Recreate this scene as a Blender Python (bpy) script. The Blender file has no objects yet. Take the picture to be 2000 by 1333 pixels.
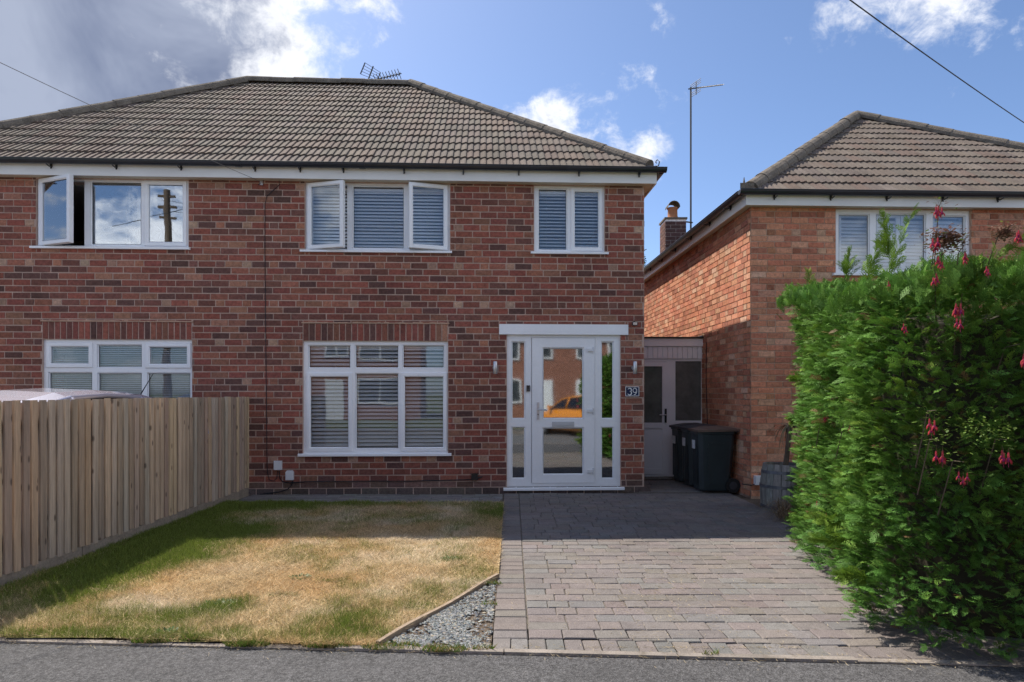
import bpy, math, random
import numpy as np
from mathutils import Vector, Matrix

random.seed(11)
RNG = np.random.default_rng(7)
R = math.radians
scene = bpy.context.scene
col = scene.collection

# ------------------------------------------------------------------ camera
CAM_H, F_PX, HORIZON = 1.386, 1257.0, 768.0       # eye height (m), focal length and horizon row for a 2000 px wide frame
cam_data = bpy.data.cameras.new('camera')
cam = bpy.data.objects.new('camera', cam_data); col.objects.link(cam)
cam.location = (0, 0, CAM_H); cam.rotation_euler = (R(90), 0, 0)
cam_data.sensor_width = 36.0; cam_data.lens = 36.0 * F_PX / 2000.0
cam_data.shift_y = (HORIZON - 666.5) / 2000.0
cam_data.clip_start = 0.05; cam_data.clip_end = 3000
scene.camera = cam

# ------------------------------------------------------------------ sun and sky
SUN = Vector((-0.52, 0.57, 1.0)).normalized()      # towards the sun: behind the house, to the left
SUN_ELEV = math.asin(SUN.z); SUN_AZ = math.atan2(SUN.x, SUN.y)
sun_data = bpy.data.lights.new('sun', 'SUN'); sun_data.energy = 2.0; sun_data.angle = R(0.55); sun_data.color = (1.0, 0.93, 0.82)
sun = bpy.data.objects.new('sun', sun_data); col.objects.link(sun)
sun.rotation_euler = SUN.to_track_quat('Z', 'Y').to_euler(); sun.location = (-20, 18, 30)
SKY_STRENGTH = 0.050
CLOUD_SEED = 6.1
scene.view_settings.view_transform = 'Standard'
scene.view_settings.look = 'None'
scene.view_settings.exposure = 1.95
scene.view_settings.gamma = 1.0
scene.view_settings.use_curve_mapping = False
scene.cycles.max_bounces = 8; scene.cycles.transparent_max_bounces = 24
scene.cycles.use_denoising = True; scene.cycles.denoising_prefilter = 'NONE'
scene.cycles.sample_clamp_indirect = 8.0

class NT:
    """small helper for wiring nodes"""
    def __init__(s, tree): s.t = tree; s.n = tree.nodes; s.l = tree.links
    def put(s, sock, v):
        if isinstance(v, bpy.types.NodeSocket): s.l.new(v, sock)
        elif v is not None: sock.default_value = v
    def node(s, kind, **kw):
        n = s.n.new(kind)
        for k, v in kw.items(): setattr(n, k, v)
        return n
    def math(s, op, a, b=None, c=None, clamp=False):
        n = s.node('ShaderNodeMath', operation=op, use_clamp=clamp)
        for i, v in enumerate((a, b, c)):
            if v is not None: s.put(n.inputs[i], v)
        return n.outputs[0]
    def vmath(s, op, a, b=None, scale=None):
        n = s.node('ShaderNodeVectorMath', operation=op)
        s.put(n.inputs[0], a)
        if b is not None: s.put(n.inputs[1], b)
        if scale is not None: s.put(n.inputs['Scale'], scale)
        return n.outputs['Value'] if op in ('DOT_PRODUCT', 'LENGTH', 'DISTANCE') else n.outputs['Vector']
    def remap(s, v, a, b, c, d, smooth=False):
        n = s.node('ShaderNodeMapRange', interpolation_type='SMOOTHSTEP' if smooth else 'LINEAR', clamp=True)
        for i, x in enumerate((v, a, b, c, d)): s.put(n.inputs[i], x)
        return n.outputs[0]
    def noise(s, vec, scale, detail=4, rough=0.55, dist=0.0):
        n = s.node('ShaderNodeTexNoise')
        s.put(n.inputs['Vector'], vec); s.put(n.inputs['Scale'], scale); s.put(n.inputs['Detail'], detail)
        s.put(n.inputs['Roughness'], rough); s.put(n.inputs['Distortion'], dist)
        return n.outputs['Fac']
    def mix(s, f, a, b):
        n = s.node('ShaderNodeMix', data_type='RGBA')
        s.put(n.inputs[0], f); s.put(n.inputs[6], a); s.put(n.inputs[7], b)
        return n.outputs[2]

def pixdir(px, py):
    return Vector(((px - 1000) / F_PX, 1.0, (HORIZON - py) / F_PX)).normalized()

world = bpy.data.worlds.new('World'); scene.world = world; world.use_nodes = True
w = NT(world.node_tree); w.n.clear()
sky = w.node('ShaderNodeTexSky', sky_type='NISHITA'); sky.sun_disc = False
sky.sun_elevation = SUN_ELEV; sky.sun_rotation = SUN_AZ
sky.air_density = 0.72; sky.dust_density = 0.8; sky.ozone_density = 4.5
dvec = w.vmath('NORMALIZE', w.node('ShaderNodeTexCoord').outputs['Generated'])
sep = w.node('ShaderNodeSeparateXYZ'); w.put(sep.inputs[0], dvec)
# cloud layer: noise on a flat sheet overhead
den = w.math('ADD', w.math('MAXIMUM', sep.outputs[2], 0.0), 0.22)
cmb = w.node('ShaderNodeCombineXYZ')
w.put(cmb.inputs[0], w.math('DIVIDE', sep.outputs[0], den)); w.put(cmb.inputs[1], w.math('DIVIDE', sep.outputs[1], den)); cmb.inputs[2].default_value = CLOUD_SEED
n_big = w.noise(cmb.outputs[0], 0.42, 2, 0.5)
n_det = w.noise(cmb.outputs[0], 2.6, 9, 0.62, 0.25)
n_edge = w.noise(dvec, 22.0, 8, 0.66, 0.35)
cover = w.math('ADD', w.math('MULTIPLY', w.math('SUBTRACT', n_big, 0.5), 1.5), w.math('MULTIPLY', w.math('SUBTRACT', n_det, 0.5), 0.9))
# where the cloud banks stand over the roofs
BANKS = [(60, -60, .32, .55), (380, -40, .22, .40), (-80, 70, .18, .36), (200, 40, .16, .42), (530, 95, .11, .20), (600, 75, .06, .18), (420, 60, .09, .18), (470, 130, .08, .16), (250, 105, .07, .17), (225, 150, .04, .18), (100, 150, .08, .18),
         (470, 190, .06, .15), (1065, 232, .046, .20), (1025, 236, .035, .15), (1262, 305, .042, .20), (1215, 300, .028, .14), (1310, 322, .024, .12), (1800, -15, .13, .17), (1600, 72, .025, .12), (1700, 15, .06, .08), (720, -20, .07, .22)]
boost = w.math('MULTIPLY', w.remap(w.vmath('DISTANCE', dvec, Vector((-.54, -1.05, .22)).normalized()), 0.0, 0.45, 1.0, 0.0, True), 0.24)   # the bank mirrored in the upstairs panes
for px, py, rad, amp in BANKS:
    d = w.vmath('DISTANCE', dvec, pixdir(px, py))
    g = w.math('MULTIPLY', w.remap(d, 0.0, rad * 1.5, 1.0, 0.0, True), amp)
    boost = g if boost is None else w.math('MAXIMUM', boost, g)
dens = w.math('ADD', w.math('ADD', w.math('ADD', cover, boost), 0.0), w.math('MULTIPLY', w.math('SUBTRACT', n_edge, 0.5), 0.45))
mask = w.math('MULTIPLY', w.remap(dens, -0.02, 0.20, 0.0, 1.0, True), w.remap(sep.outputs[2], 0.0, 0.06, 0.0, 1.0))
thick = w.remap(dens, 0.13, 0.36, 0.0, 1.0, True)
lit = w.mix(n_edge, (5.0, 5.1, 5.4, 1), (7.0, 6.95, 6.9, 1))
away = w.remap(w.vmath('DOT_PRODUCT', dvec, SUN), 0.55, -0.15, 0.0, 1.0, True)     # clouds facing the sun are white, those in front of it grey below
under = w.mix(w.remap(w.noise(dvec, 5.0, 5, 0.6, 0.4), 0.35, 0.65, 0.0, 1.0), (1.05, 1.25, 1.85, 1), (2.2, 2.45, 3.1, 1))
shadow = w.mix(away, under, (9.0, 9.3, 10.1, 1))
ccol = w.mix(thick, w.mix(away, lit, (9.3, 9.6, 10.2, 1)), shadow)
skycol = w.mix(w.math('MULTIPLY', mask, 0.93), sky.outputs[0], ccol)
bg = w.node('ShaderNodeBackground'); w.put(bg.inputs[0], skycol); bg.inputs[1].default_value = SKY_STRENGTH
out = w.node('ShaderNodeOutputWorld'); w.l.new(bg.outputs[0], out.inputs[0])

# ------------------------------------------------------------------ materials
def shade(name, base=(.5, .5, .5), attr=False, rough=0.8, spec=0.3, layers=(), tint=None, bump=None, stretch=(1, 1, 1), transl=0.0, metal=0.0, coat=0.0, local=False, knots=False):
    m = bpy.data.materials.new(name); m.use_nodes = True
    t = NT(m.node_tree); t.n.clear()
    if local: vec = t.node('ShaderNodeTexCoord').outputs['Object']
    else: vec = t.node('ShaderNodeNewGeometry').outputs['Position']
    if stretch != (1, 1, 1): vec = t.vmath('MULTIPLY', vec, stretch)
    if attr:
        a = t.node('ShaderNodeAttribute'); a.attribute_name = 'Col'; c = a.outputs['Color']
    else:
        rgb = t.node('ShaderNodeRGB'); rgb.outputs[0].default_value = (*base, 1); c = rgb.outputs[0]
    for sc, amt, det in layers:
        f = t.remap(t.noise(vec, sc, det, 0.6), 0.3, 0.7, 1 - amt, 1 + amt)
        c = t.vmath('SCALE', c, scale=f)
    if tint:
        for tc, sc, lo, hi, k in tint:
            f = t.math('MULTIPLY', t.remap(t.noise(vec, sc, 5, 0.65), lo, hi, 0.0, 1.0, True), k)
            c = t.mix(f, c, (*tc, 1))
    if knots:
        vo = t.node('ShaderNodeTexVoronoi', voronoi_dimensions='2D'); ks = t.node('ShaderNodeSeparateXYZ'); t.put(ks.inputs[0], t.node('ShaderNodeNewGeometry').outputs['Position']); kc = t.node('ShaderNodeCombineXYZ'); t.put(kc.inputs[0], t.math('MULTIPLY', ks.outputs[1], 11.0)); t.put(kc.inputs[1], t.math('MULTIPLY', ks.outputs[2], 4.2)); t.put(vo.inputs['Vector'], kc.outputs[0]); vo.inputs['Scale'].default_value = 1.0
        rsep = t.node('ShaderNodeSeparateColor'); t.put(rsep.inputs[0], vo.outputs['Color'])
        kf = t.math('MULTIPLY', t.remap(vo.outputs['Distance'], 0.05, 0.16, 0.7, 0.0, True), t.math('GREATER_THAN', rsep.outputs[0], 0.70))
        c = t.mix(kf, c, (.05, .035, .03, 1))
    p = t.node('ShaderNodeBsdfPrincipled')
    t.put(p.inputs['Base Color'], c); p.inputs['Roughness'].default_value = rough
    p.inputs['Specular IOR Level'].default_value = spec; p.inputs['Metallic'].default_value = metal
    p.inputs['Coat Weight'].default_value = coat
    if bump:
        sc, st, dist, det = bump
        b = t.node('ShaderNodeBump'); b.inputs['Strength'].default_value = st; b.inputs['Distance'].default_value = dist
        t.put(b.inputs['Height'], t.noise(vec, sc, det, 0.65)); t.l.new(b.outputs[0], p.inputs['Normal'])
    o = t.node('ShaderNodeOutputMaterial'); sh = p.outputs[0]
    if transl:
        tr = t.node('ShaderNodeBsdfTranslucent'); t.put(tr.inputs[0], c)
        mx = t.node('ShaderNodeMixShader'); mx.inputs[0].default_value = transl
        t.l.new(sh, mx.inputs[1]); t.l.new(tr.outputs[0], mx.inputs[2]); sh = mx.outputs[0]
    t.l.new(sh, o.inputs[0])
    return m

def glass_mat(name, refl, tint=(.85, .9, .9), rough=.012):
    m = bpy.data.materials.new(name); m.use_nodes = True
    t = NT(m.node_tree); t.n.clear()
    fr = t.node('ShaderNodeFresnel'); fr.inputs[0].default_value = 1.5
    f = t.math('ADD', t.math('MULTIPLY', fr.outputs[0], 1.0), refl, clamp=True)
    vec = t.node('ShaderNodeNewGeometry').outputs['Position']
    b = t.node('ShaderNodeBump'); b.inputs['Strength'].default_value = 0.045; b.inputs['Distance'].default_value = 0.02
    t.put(b.inputs['Height'], t.noise(vec, 1.7, 2))
    tr = t.node('ShaderNodeBsdfTransparent'); tr.inputs[0].default_value = (*tint, 1)
    gl = t.node('ShaderNodeBsdfGlossy'); gl.inputs['Roughness'].default_value = rough; gl.inputs[0].default_value = (.92, .96, 1, 1)
    t.l.new(b.outputs[0], gl.inputs['Normal'])
    mx = t.node('ShaderNodeMixShader'); t.put(mx.inputs[0], f); t.l.new(tr.outputs[0], mx.inputs[1]); t.l.new(gl.outputs[0], mx.inputs[2])
    o = t.node('ShaderNodeOutputMaterial'); t.l.new(mx.outputs[0], o.inputs[0])
    return m

M = {}
M['brick'] = shade('brick_clay', attr=True, rough=.9, spec=.2, layers=[(28, .28, 4), (140, .2, 3), (.8, .12, 2)], tint=[((.36, .25, .21), 9, .64, .80, .4), ((.05, .035, .034), 13, .62, .76, .45), ((.07, .05, .042), .9, .56, .78, .35)], bump=(160, .5, .004, 4))
M['mortar'] = shade('mortar_lime', (.50, .365, .30), rough=.95, spec=.1, layers=[(5, .14, 4), (120, .2, 3)], bump=(220, .5, .004, 3))
M['mortar_pale'] = shade('mortar_pale', (.48, .32, .235), rough=.95, spec=.1, layers=[(5, .14, 4), (120, .2, 3)], bump=(220, .5, .004, 3))
M['tile'] = shade('concrete_tile', attr=True, rough=.92, spec=.15, layers=[(3.0, .13, 5), (60, .16, 4)], tint=[((.06, .052, .042), 1.3, .54, .72, .45), ((.045, .042, .04), 24, .60, .74, .75), ((.24, .22, .16), 40, .66, .78, .6)], bump=(120, .5, .006, 4))
M['ridge'] = shade('ridge_tile_weathered', (.17, .145, .12), rough=.95, spec=.1, layers=[(7, .3, 5), (70, .3, 4)], tint=[((.33, .29, .20), 30, .6, .72, .6), ((.05, .05, .05), 18, .6, .72, .6)], bump=(45, .9, .012, 5))
M['felt'] = shade('roof_underlay', (.05, .048, .045), rough=.95)
M['upvc'] = shade('white_upvc', (.85, .86, .885), rough=.30, spec=.5, layers=[(1.2, .04, 3), (25, .02, 3)])
M['fascia'] = shade('painted_fascia', (.78, .77, .75), rough=.45, spec=.4, layers=[(2.0, .05, 4), (.7, .04, 2)], tint=[((.42, .40, .36), 6, .66, .82, .35)])
M['soffit'] = shade('soffit_board', (.62, .55, .45), rough=.6, layers=[(2, .06, 3)])
M['gutter'] = shade('black_gutter', (.018, .022, .032), rough=.32, spec=.5, layers=[(3, .25, 3)])
M['lead'] = shade('black_rubber', (.012, .012, .013), rough=.5)
M['black'] = shade('black_plastic', (.015, .015, .017), rough=.35, spec=.5)
M['iron'] = shade('grey_iron', (.10, .10, .105), rough=.5, metal=.6)
M['steel'] = shade('brushed_steel', (.58, .58, .60), rough=.45, metal=1.0)
M['satin'] = shade('satin_grey', (.50, .50, .51), rough=.5, spec=.4)
M['chrome'] = shade('chrome', (.75, .75, .77), rough=.12, metal=1.0)
M['glass'] = glass_mat('window_glass', .015, (.97, .98, .98))
M['glass_door'] = glass_mat('coated_door_glass', .26, (.5, .52, .53), .035)
M['glass_up'] = glass_mat('upstairs_glass', .22, (.95, .96, .96))
M['frosted'] = shade('frosted_glass', (.13, .13, .12), rough=.22, spec=.6, layers=[(6, .25, 4)])
M['plaster'] = shade('room_plaster', (.42, .40, .37), rough=.9)
M['carpet'] = shade('room_floor', (.16, .13, .11), rough=.95)
M['blind'] = shade('blind_slat', (.86, .87, .90), rough=.4, spec=.4)
M['cord'] = shade('blind_cord', (.75, .75, .76), rough=.8)
M['curtain'] = shade('dark_curtain', (.06, .07, .09), rough=.9)
M['fence'] = shade('fence_board_wood', attr=True, knots=True, rough=.85, spec=.15, stretch=(26, 26, 1.3), layers=[(1.0, .22, 5), (4.5, .16, 4)], tint=[((.07, .055, .045), 1.6, .70, .78, .75)], bump=(3.5, .4, .004, 4))
M['gravelboard'] = shade('gravel_board', (.27, .225, .18), rough=.9, layers=[(9, .2, 4), (60, .2, 3)])
M['paver'] = shade('block_paver', attr=True, rough=.9, spec=.15, layers=[(1.1, .12, 4), (14, .10, 4), (150, .30, 3)], tint=[((.40, .37, .33), 90, .68, .76, .45), ((.10, .095, .09), 2.2, .60, .78, .35)], bump=(170, .7, .005, 4))
M['joint'] = shade('sand_joint', (.12, .105, .088), rough=1.0, spec=.05, layers=[(20, .35, 4), (200, .3, 3)])
M['asphalt'] = shade('tarmac', (.092, .090, .092), rough=.92, spec=.2, layers=[(1.2, .14, 4), (55, .45, 3), (150, .50, 2)], tint=[((.30, .285, .26), 120, .62, .70, .8), ((.30, .26, .19), 3.0, .66, .82, .35)], bump=(95, 1.0, .012, 3))
M['road'] = shade('road_tarmac', (.13, .13, .132), rough=.9, spec=.2, layers=[(.8, .12, 4), (90, .4, 3)], bump=(95, .8, .01, 3))
M['kerb'] = shade('kerb_concrete', (.24, .21, .185), rough=.95, spec=.1, layers=[(4, .3, 5), (130, .2, 3)], tint=[((.12, .10, .075), 7, .52, .68, .8)], bump=(130, .6, .005, 3))
M['lawn'] = shade('lawn_thatch', attr=True, rough=1.0, spec=.05, layers=[(40, .35, 4), (220, .3, 3)], bump=(140, 1.0, .012, 4))
M['grass'] = shade('grass_blade', attr=True, rough=.75, spec=.2, transl=.25)
M['soil'] = shade('dry_soil', (.14, .11, .085), rough=1.0, spec=.05, layers=[(6, .25, 4), (60, .35, 4)], bump=(60, 1.0, .02, 5))
M['slate'] = shade('slate_chippings', attr=True, rough=.8, spec=.25, layers=[(60, .15, 3)])
M['timber'] = shade('edging_timber', (.27, .205, .15), rough=.9, stretch=(3, 3, 30), layers=[(6, .25, 5), (40, .2, 3)])
M['verge'] = shade('verge_grass', (.10, .12, .04), rough=1.0, layers=[(1.5, .3, 4), (60, .3, 3)])
M['leaf'] = shade('conifer_spray', attr=True, rough=.6, spec=.15, transl=.18)
M['core_dark'] = shade('hedge_core_dark', (.035, .03, .018), rough=.95, layers=[(12, .4, 4)])
M['bark'] = shade('bark', (.12, .09, .065), rough=.95, layers=[(12, .3, 4)])
M['flower'] = shade('fuchsia_petal', attr=True, rough=.5, transl=.25)
M['bin'] = shade('bin_plastic', (.030, .040, .044), rough=.42, spec=.4, layers=[(3, .2, 4)], tint=[((.07, .075, .075), 9, .62, .8, .3)])
M['bin_lid'] = shade('bin_lid_grey', (.045, .045, .052), rough=.5, layers=[(4, .25, 4)])
M['bin_lid_brown'] = shade('bin_lid_brown', (.14, .095, .075), rough=.55, layers=[(5, .2, 4)])
M['sticker'] = shade('white_sticker', (.62, .63, .65), rough=.5, layers=[(30, .15, 3)])
M['sticker_blue'] = shade('blue_sticker', (.08, .16, .42), rough=.5)
M['barrel'] = shade('weathered_stave', attr=True, rough=.8, stretch=(18, 18, 2.0), layers=[(1.5, .3, 5), (7, .2, 4)], tint=[((.42, .42, .44), 1.2, .60, .74, .5)])
M['hoop'] = shade('barrel_hoop', (.13, .135, .15), rough=.5, metal=.5, layers=[(14, .3, 4)])
M['dead'] = shade('dead_leaf', attr=True, rough=.85, transl=.2)
M['white_box'] = shade('white_plastic_box', (.70, .71, .74), rough=.35, spec=.4)
M['navy'] = shade('navy_plate', (.022, .030, .085), rough=.25, spec=.5)
M['white_paint'] = shade('white_paint', (.80, .80, .80), rough=.5)
M['cladding'] = shade('white_cladding', (.80, .76, .76), rough=.5, layers=[(2, .06, 4)])
M['terracotta'] = shade('terracotta_pot', (.42, .19, .10), rough=.85, layers=[(8, .2, 4)])
M['silver'] = shade('silver_car_paint', (.50, .49, .60), rough=.22, spec=.5, metal=.45, coat=1.0)
M['orange'] = shade('orange_car_paint', (.75, .27, .02), rough=.25, coat=1.0)
M['carglass'] = shade('car_glass', (.012, .014, .016), rough=.05, spec=.6)
M['tyre'] = shade('tyre_rubber', (.02, .02, .02), rough=.8)
M['lamp'] = shade('lamp_lens', (.5, .5, .5), rough=.1, metal=.6)
M['lamp_red'] = shade('rear_lamp', (.35, .01, .01), rough=.1)
M['far_brick'] = shade('far_brick', (.30, .14, .10), rough=.9, layers=[(9, .25, 4), (40, .2, 3)])
M['far_glass'] = shade('far_glass', (.05, .06, .07), rough=.08, spec=.6, layers=[(3, .5, 3)])
M['far_tile'] = shade('far_tile', (.17, .125, .095), rough=.9, layers=[(5, .2, 4), (40, .3, 3)])
M['wood_pole'] = shade('pole_wood', (.10, .075, .055), rough=.9, layers=[(6, .3, 4)])
M['wire_grey'] = shade('wire_grey', (.22, .21, .20), rough=.6)
M['wire'] = shade('wire_black', (.02, .022, .028), rough=.6)

# ------------------------------------------------------------------ mesh helpers
class MB:
    def __init__(s): s.v = []; s.f = []; s.c = []
    def add(s, verts, faces, c=(1, 1, 1)):
        o = len(s.v); s.v.extend(verts)
        for f in faces: s.f.append([o + i for i in f]); s.c.append(c)
        return s
    def box(s, x0, x1, y0, y1, z0, z1, c=(1, 1, 1), open_back=False):
        v = [(x0, y0, z0), (x1, y0, z0), (x1, y1, z0), (x0, y1, z0), (x0, y0, z1), (x1, y0, z1), (x1, y1, z1), (x0, y1, z1)]
        f = [(0, 1, 5, 4), (1, 2, 6, 5), (3, 0, 4, 7), (4, 5, 6, 7), (0, 3, 2, 1)]
        if not open_back: f.append((2, 3, 7, 6))
        return s.add(v, f, c)
    def prism(s, poly, lo, hi, axis='z', c=(1, 1, 1)):
        n = len(poly)
        def P(a, b, h): return {'z': (a, b, h), 'y': (a, h, b), 'x': (h, a, b)}[axis]
        v = [P(a, b, lo) for a, b in poly] + [P(a, b, hi) for a, b in poly]
        f = [tuple(range(n - 1, -1, -1)), tuple(range(n, 2 * n))] + [(i, (i + 1) % n, n + (i + 1) % n, n + i) for i in range(n)]
        return s.add(v, f, c)
    def tube(s, pts, r, n=6, c=(1, 1, 1), cap=True, flat=None):
        pts = [Vector(p) for p in pts]; rings = []
        rs = r if isinstance(r, (list, tuple)) else [r] * len(pts)
        up = Vector((0, 0, 1)); vs = []
        for i, p in enumerate(pts):
            d = (pts[min(i + 1, len(pts) - 1)] - pts[max(i - 1, 0)])
            if d.length < 1e-9: d = Vector((0, 0, 1))
            d.normalize()
            ref = up if abs(d.dot(up)) < .95 else Vector((0, 1, 0))
            a = d.cross(ref).normalized(); b = d.cross(a).normalized()
            for k in range(n):
                t = 2 * math.pi * k / n
                vs.append(tuple(p + a * (rs[i] * math.cos(t)) + b * (rs[i] * math.sin(t))))
        fs = []
        for i in range(len(pts) - 1):
            for k in range(n):
                k2 = (k + 1) % n; fs.append((i * n + k, i * n + k2, (i + 1) * n + k2, (i + 1) * n + k))
        if cap: fs += [tuple(range(n - 1, -1, -1)), tuple(range((len(pts) - 1) * n, len(pts) * n))]
        return s.add(vs, fs, c)
    def lathe(s, prof, n=20, cx=0, cy=0, c=(1, 1, 1)):
        vs = [(cx + r * math.cos(2 * math.pi * k / n), cy + r * math.sin(2 * math.pi * k / n), z) for r, z in prof for k in range(n)]
        fs = [(i * n + k, i * n + (k + 1) % n, (i + 1) * n + (k + 1) % n, (i + 1) * n + k) for i in range(len(prof) - 1) for k in range(n)]
        return s.add(vs, fs, c)
    def xf(s, mat):
        s.v = [tuple(mat @ Vector(p)) for p in s.v]; return s
    def mesh(s, name, mat, smooth=False):
        me = bpy.data.meshes.new(name); me.from_pydata(s.v, [], s.f)
        a = me.color_attributes.new('Col', 'FLOAT_COLOR', 'CORNER')
        lens = np.array([len(f) for f in s.f]); cc = np.ones((len(s.f), 4), np.float32)
        if len(s.f): cc[:, :3] = np.array(s.c, np.float32)
        a.data.foreach_set('color', np.repeat(cc, lens, axis=0).ravel())
        if mat: me.materials.append(M[mat])
        if smooth: me.polygons.foreach_set('use_smooth', [True] * len(me.polygons))
        return me
    def build(s, name, mat, parent=None, smooth=False):
        return put(name, s.mesh(name, mat, smooth), parent)

def put(name, data, parent=None, loc=None):
    o = bpy.data.objects.new(name, data); col.objects.link(o)
    if parent is not None: o.parent = parent
    if loc is not None: o.location = loc
    return o
def tri_mesh(name, mat, verts, cols):
    """verts (n,3,3) triangles, cols (n,3): one big mesh, quickly"""
    n = len(verts); me = bpy.data.meshes.new(name)
    me.vertices.add(n * 3); me.vertices.foreach_set('co', np.ascontiguousarray(verts, np.float32).ravel())
    me.loops.add(n * 3); me.loops.foreach_set('vertex_index', np.arange(n * 3, dtype=np.int32))
    me.polygons.add(n); me.polygons.foreach_set('loop_start', np.arange(0, n * 3, 3, dtype=np.int32))
    me.update(calc_edges=True)
    a = me.color_attributes.new('Col', 'FLOAT_COLOR', 'CORNER')
    cc = np.ones((n * 3, 4), np.float32); cc[:, :3] = np.repeat(cols, 3, axis=0)
    a.data.foreach_set('color', cc.ravel()); me.materials.append(M[mat])
    return me
def empty(name, loc=(0, 0, 0), rz=0.0):
    o = bpy.data.objects.new(name, None); col.objects.link(o); o.location = loc; o.rotation_euler = (0, 0, rz); o.empty_display_size = .1
    return o
def tag(o, label=None, cat=None, group=None, kind=None):
    if label: o['label'] = label
    if cat: o['category'] = cat
    if group: o['group'] = group
    if kind: o['kind'] = kind
    return o
def sub_rect(rects, hole):
    """cut one axis-aligned hole out of a list of rectangles"""
    a0, a1, b0, b1 = hole; outp = []
    for x0, x1, y0, y1 in rects:
        if a1 <= x0 or a0 >= x1 or b1 <= y0 or b0 >= y1: outp.append((x0, x1, y0, y1)); continue
        if a0 > x0: outp.append((x0, a0, y0, y1))
        if a1 < x1: outp.append((a1, x1, y0, y1))
        m0, m1 = max(x0, a0), min(x1, a1)
        if b0 > y0: outp.append((m0, m1, y0, b0))
        if b1 < y1: outp.append((m0, m1, b1, y1))
    return outp
def vnoise(x, y, seed=0):
    xi = np.floor(x).astype(np.int64); yi = np.floor(y).astype(np.int64); fx = x - xi; fy = y - yi
    fx = fx * fx * (3 - 2 * fx); fy = fy * fy * (3 - 2 * fy)
    def h(a, b):
        n = (a * 374761393 + b * 668265263 + seed * 1442695041) & 0x7fffffff
        n = ((n ^ (n >> 13)) * 1274126177) & 0x7fffffff
        return ((n ^ (n >> 16)) & 0xffff) / 65535.0
    return (h(xi, yi) * (1 - fx) + h(xi + 1, yi) * fx) * (1 - fy) + (h(xi, yi + 1) * (1 - fx) + h(xi + 1, yi + 1) * fx) * fy
def fbm(x, y, seed=0, oct=4):
    x = np.asarray(x, float); y = np.asarray(y, float); s = 0; a = .5; t = 0
    for i in range(oct): s = s + a * vnoise(x, y, seed + i); t += a; a *= .5; x = x * 2.03; y = y * 2.03
    return s / t
def jit(c, a=.12):
    k = 1 + random.uniform(-a, a); return tuple(max(0, x * k * (1 + random.uniform(-a * .25, a * .25))) for x in c)

# ------------------------------------------------------------------ the ground and its layers
def kerb_y(x): return 3.419 - 0.0585 * x            # front edge of the plot along the pavement
def sheet(name, poly, z, mat, thick=0.0):
    b = MB()
    if thick: b.prism(poly, z - thick, z)
    else: b.add([(x, y, z) for x, y in poly], [tuple(range(len(poly)))])
    return tag(b.build(name, mat), kind='structure')
sheet('ground', [(-900, -900), (900, -900), (900, 900), (-900, 900)], -.20, 'verge')
sheet('road', [(-60, -5.6), (60, -5.6), (60, .55), (-60, .55)], -.115, 'road')
sheet('pavement', [(-60, .68), (60, .68), (60, kerb_y(60)), (-60, kerb_y(-60))], -.008, 'asphalt', .15)
sheet('road_kerb', [(-60, .55), (60, .55), (60, .676), (-60, .676)], .0, 'kerb', .19)
sheet('far_pavement', [(-60, -7.4), (60, -7.4), (60, -5.72), (-60, -5.72)], -.006, 'asphalt', .15)
sheet('far_kerb', [(-60, -5.716), (60, -5.716), (60, -5.6), (-60, -5.6)], .0, 'kerb', .19)
sheet('far_garden', [(-60, -60), (60, -60), (60, -7.404), (-60, -7.404)], -.004, 'verge', .15)
sheet('garden_soil', [(-60, kerb_y(-60) + .05), (60, kerb_y(60) + .05), (60, 60), (-60, 60)], -.030, 'soil', .15)
sheet('neighbouring_driveway', [(-9.5, kerb_y(-9.5) + .06), (-3.72, kerb_y(-3.72) + .06), (-3.72, 8.6), (-9.5, 8.4)], -.012, 'kerb')

PAVERS = [(.202, .178, .169), (.208, .178, .167), (.199, .179, .172), (.196, .182, .175), (.190, .181, .176), (.206, .180, .165), (.200, .175, .165), (.192, .175, .167)]
def paver_mesh(w, d, c, b=None):
    """one block seen from above: worn chamfer, centre at the origin"""
    b = b or MB(); k = .005
    x, y = w / 2, d / 2; r = [random.uniform(-.0025, .0025) for _ in range(8)]
    lo = [(-x, -y, -.03), (x, -y, -.03), (x, y, -.03), (-x, y, -.03)]
    md = [(-x, -y, -.006), (x, -y, -.006), (x, y, -.006), (-x, y, -.006)]
    tp = [(-x + k + r[0], -y + k + r[1], 0), (x - k + r[2], -y + k + r[3], 0), (x - k + r[4], y - k + r[5], 0), (-x + k + r[6], y - k + r[7], 0)]
    f = [(8, 9, 10, 11)] + [(i, (i + 1) % 4, 4 + (i + 1) % 4, 4 + i) for i in range(4)] + [(4 + i, 4 + (i + 1) % 4, 8 + (i + 1) % 4, 8 + i) for i in range(4)]
    return b.add(lo + md + tp, f, c)

drive = MB().add([(x, y, -.010) for x, y in [(-.115, kerb_y(-.115) + .05), (3.03, kerb_y(3.03) + .05), (3.03, 10.3), (1.7, 10.3), (1.7, 8.93), (-.115, 8.93)]], [tuple(range(6))]).build('driveway', 'joint')
tag(drive, kind='structure')
blocks = []                                          # (x, y, w, d, z, skew)
G = .0035
def row_of(y, d, x0, x1, lens, z=0.0):
    x = x0
    while x < x1 - .03:
        w_ = random.choice(lens) * random.uniform(.96, 1.04)
        if x + w_ > x1 - .06: w_ = x1 - x
        blocks.append((x + w_ / 2, y + d / 2, w_ - G, d - G, z + random.uniform(-.004, .002)))
        x += w_
PITCH = .1316; y = 3.639
while y < 10.15:
    right = 3.02
    left = .095 if y < 8.92 else 1.78
    lim = 8.92
    if left > 1 or y + PITCH < lim: row_of(y, PITCH, left, right, [.135, .19, .19, .19, .235])
    y += PITCH
y = kerb_y(0) + .225
while y < 8.8:
    blocks.append((-.009, y + .058, .2 - G, .117 - G, random.uniform(-.004, .002))); y += .117
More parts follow.
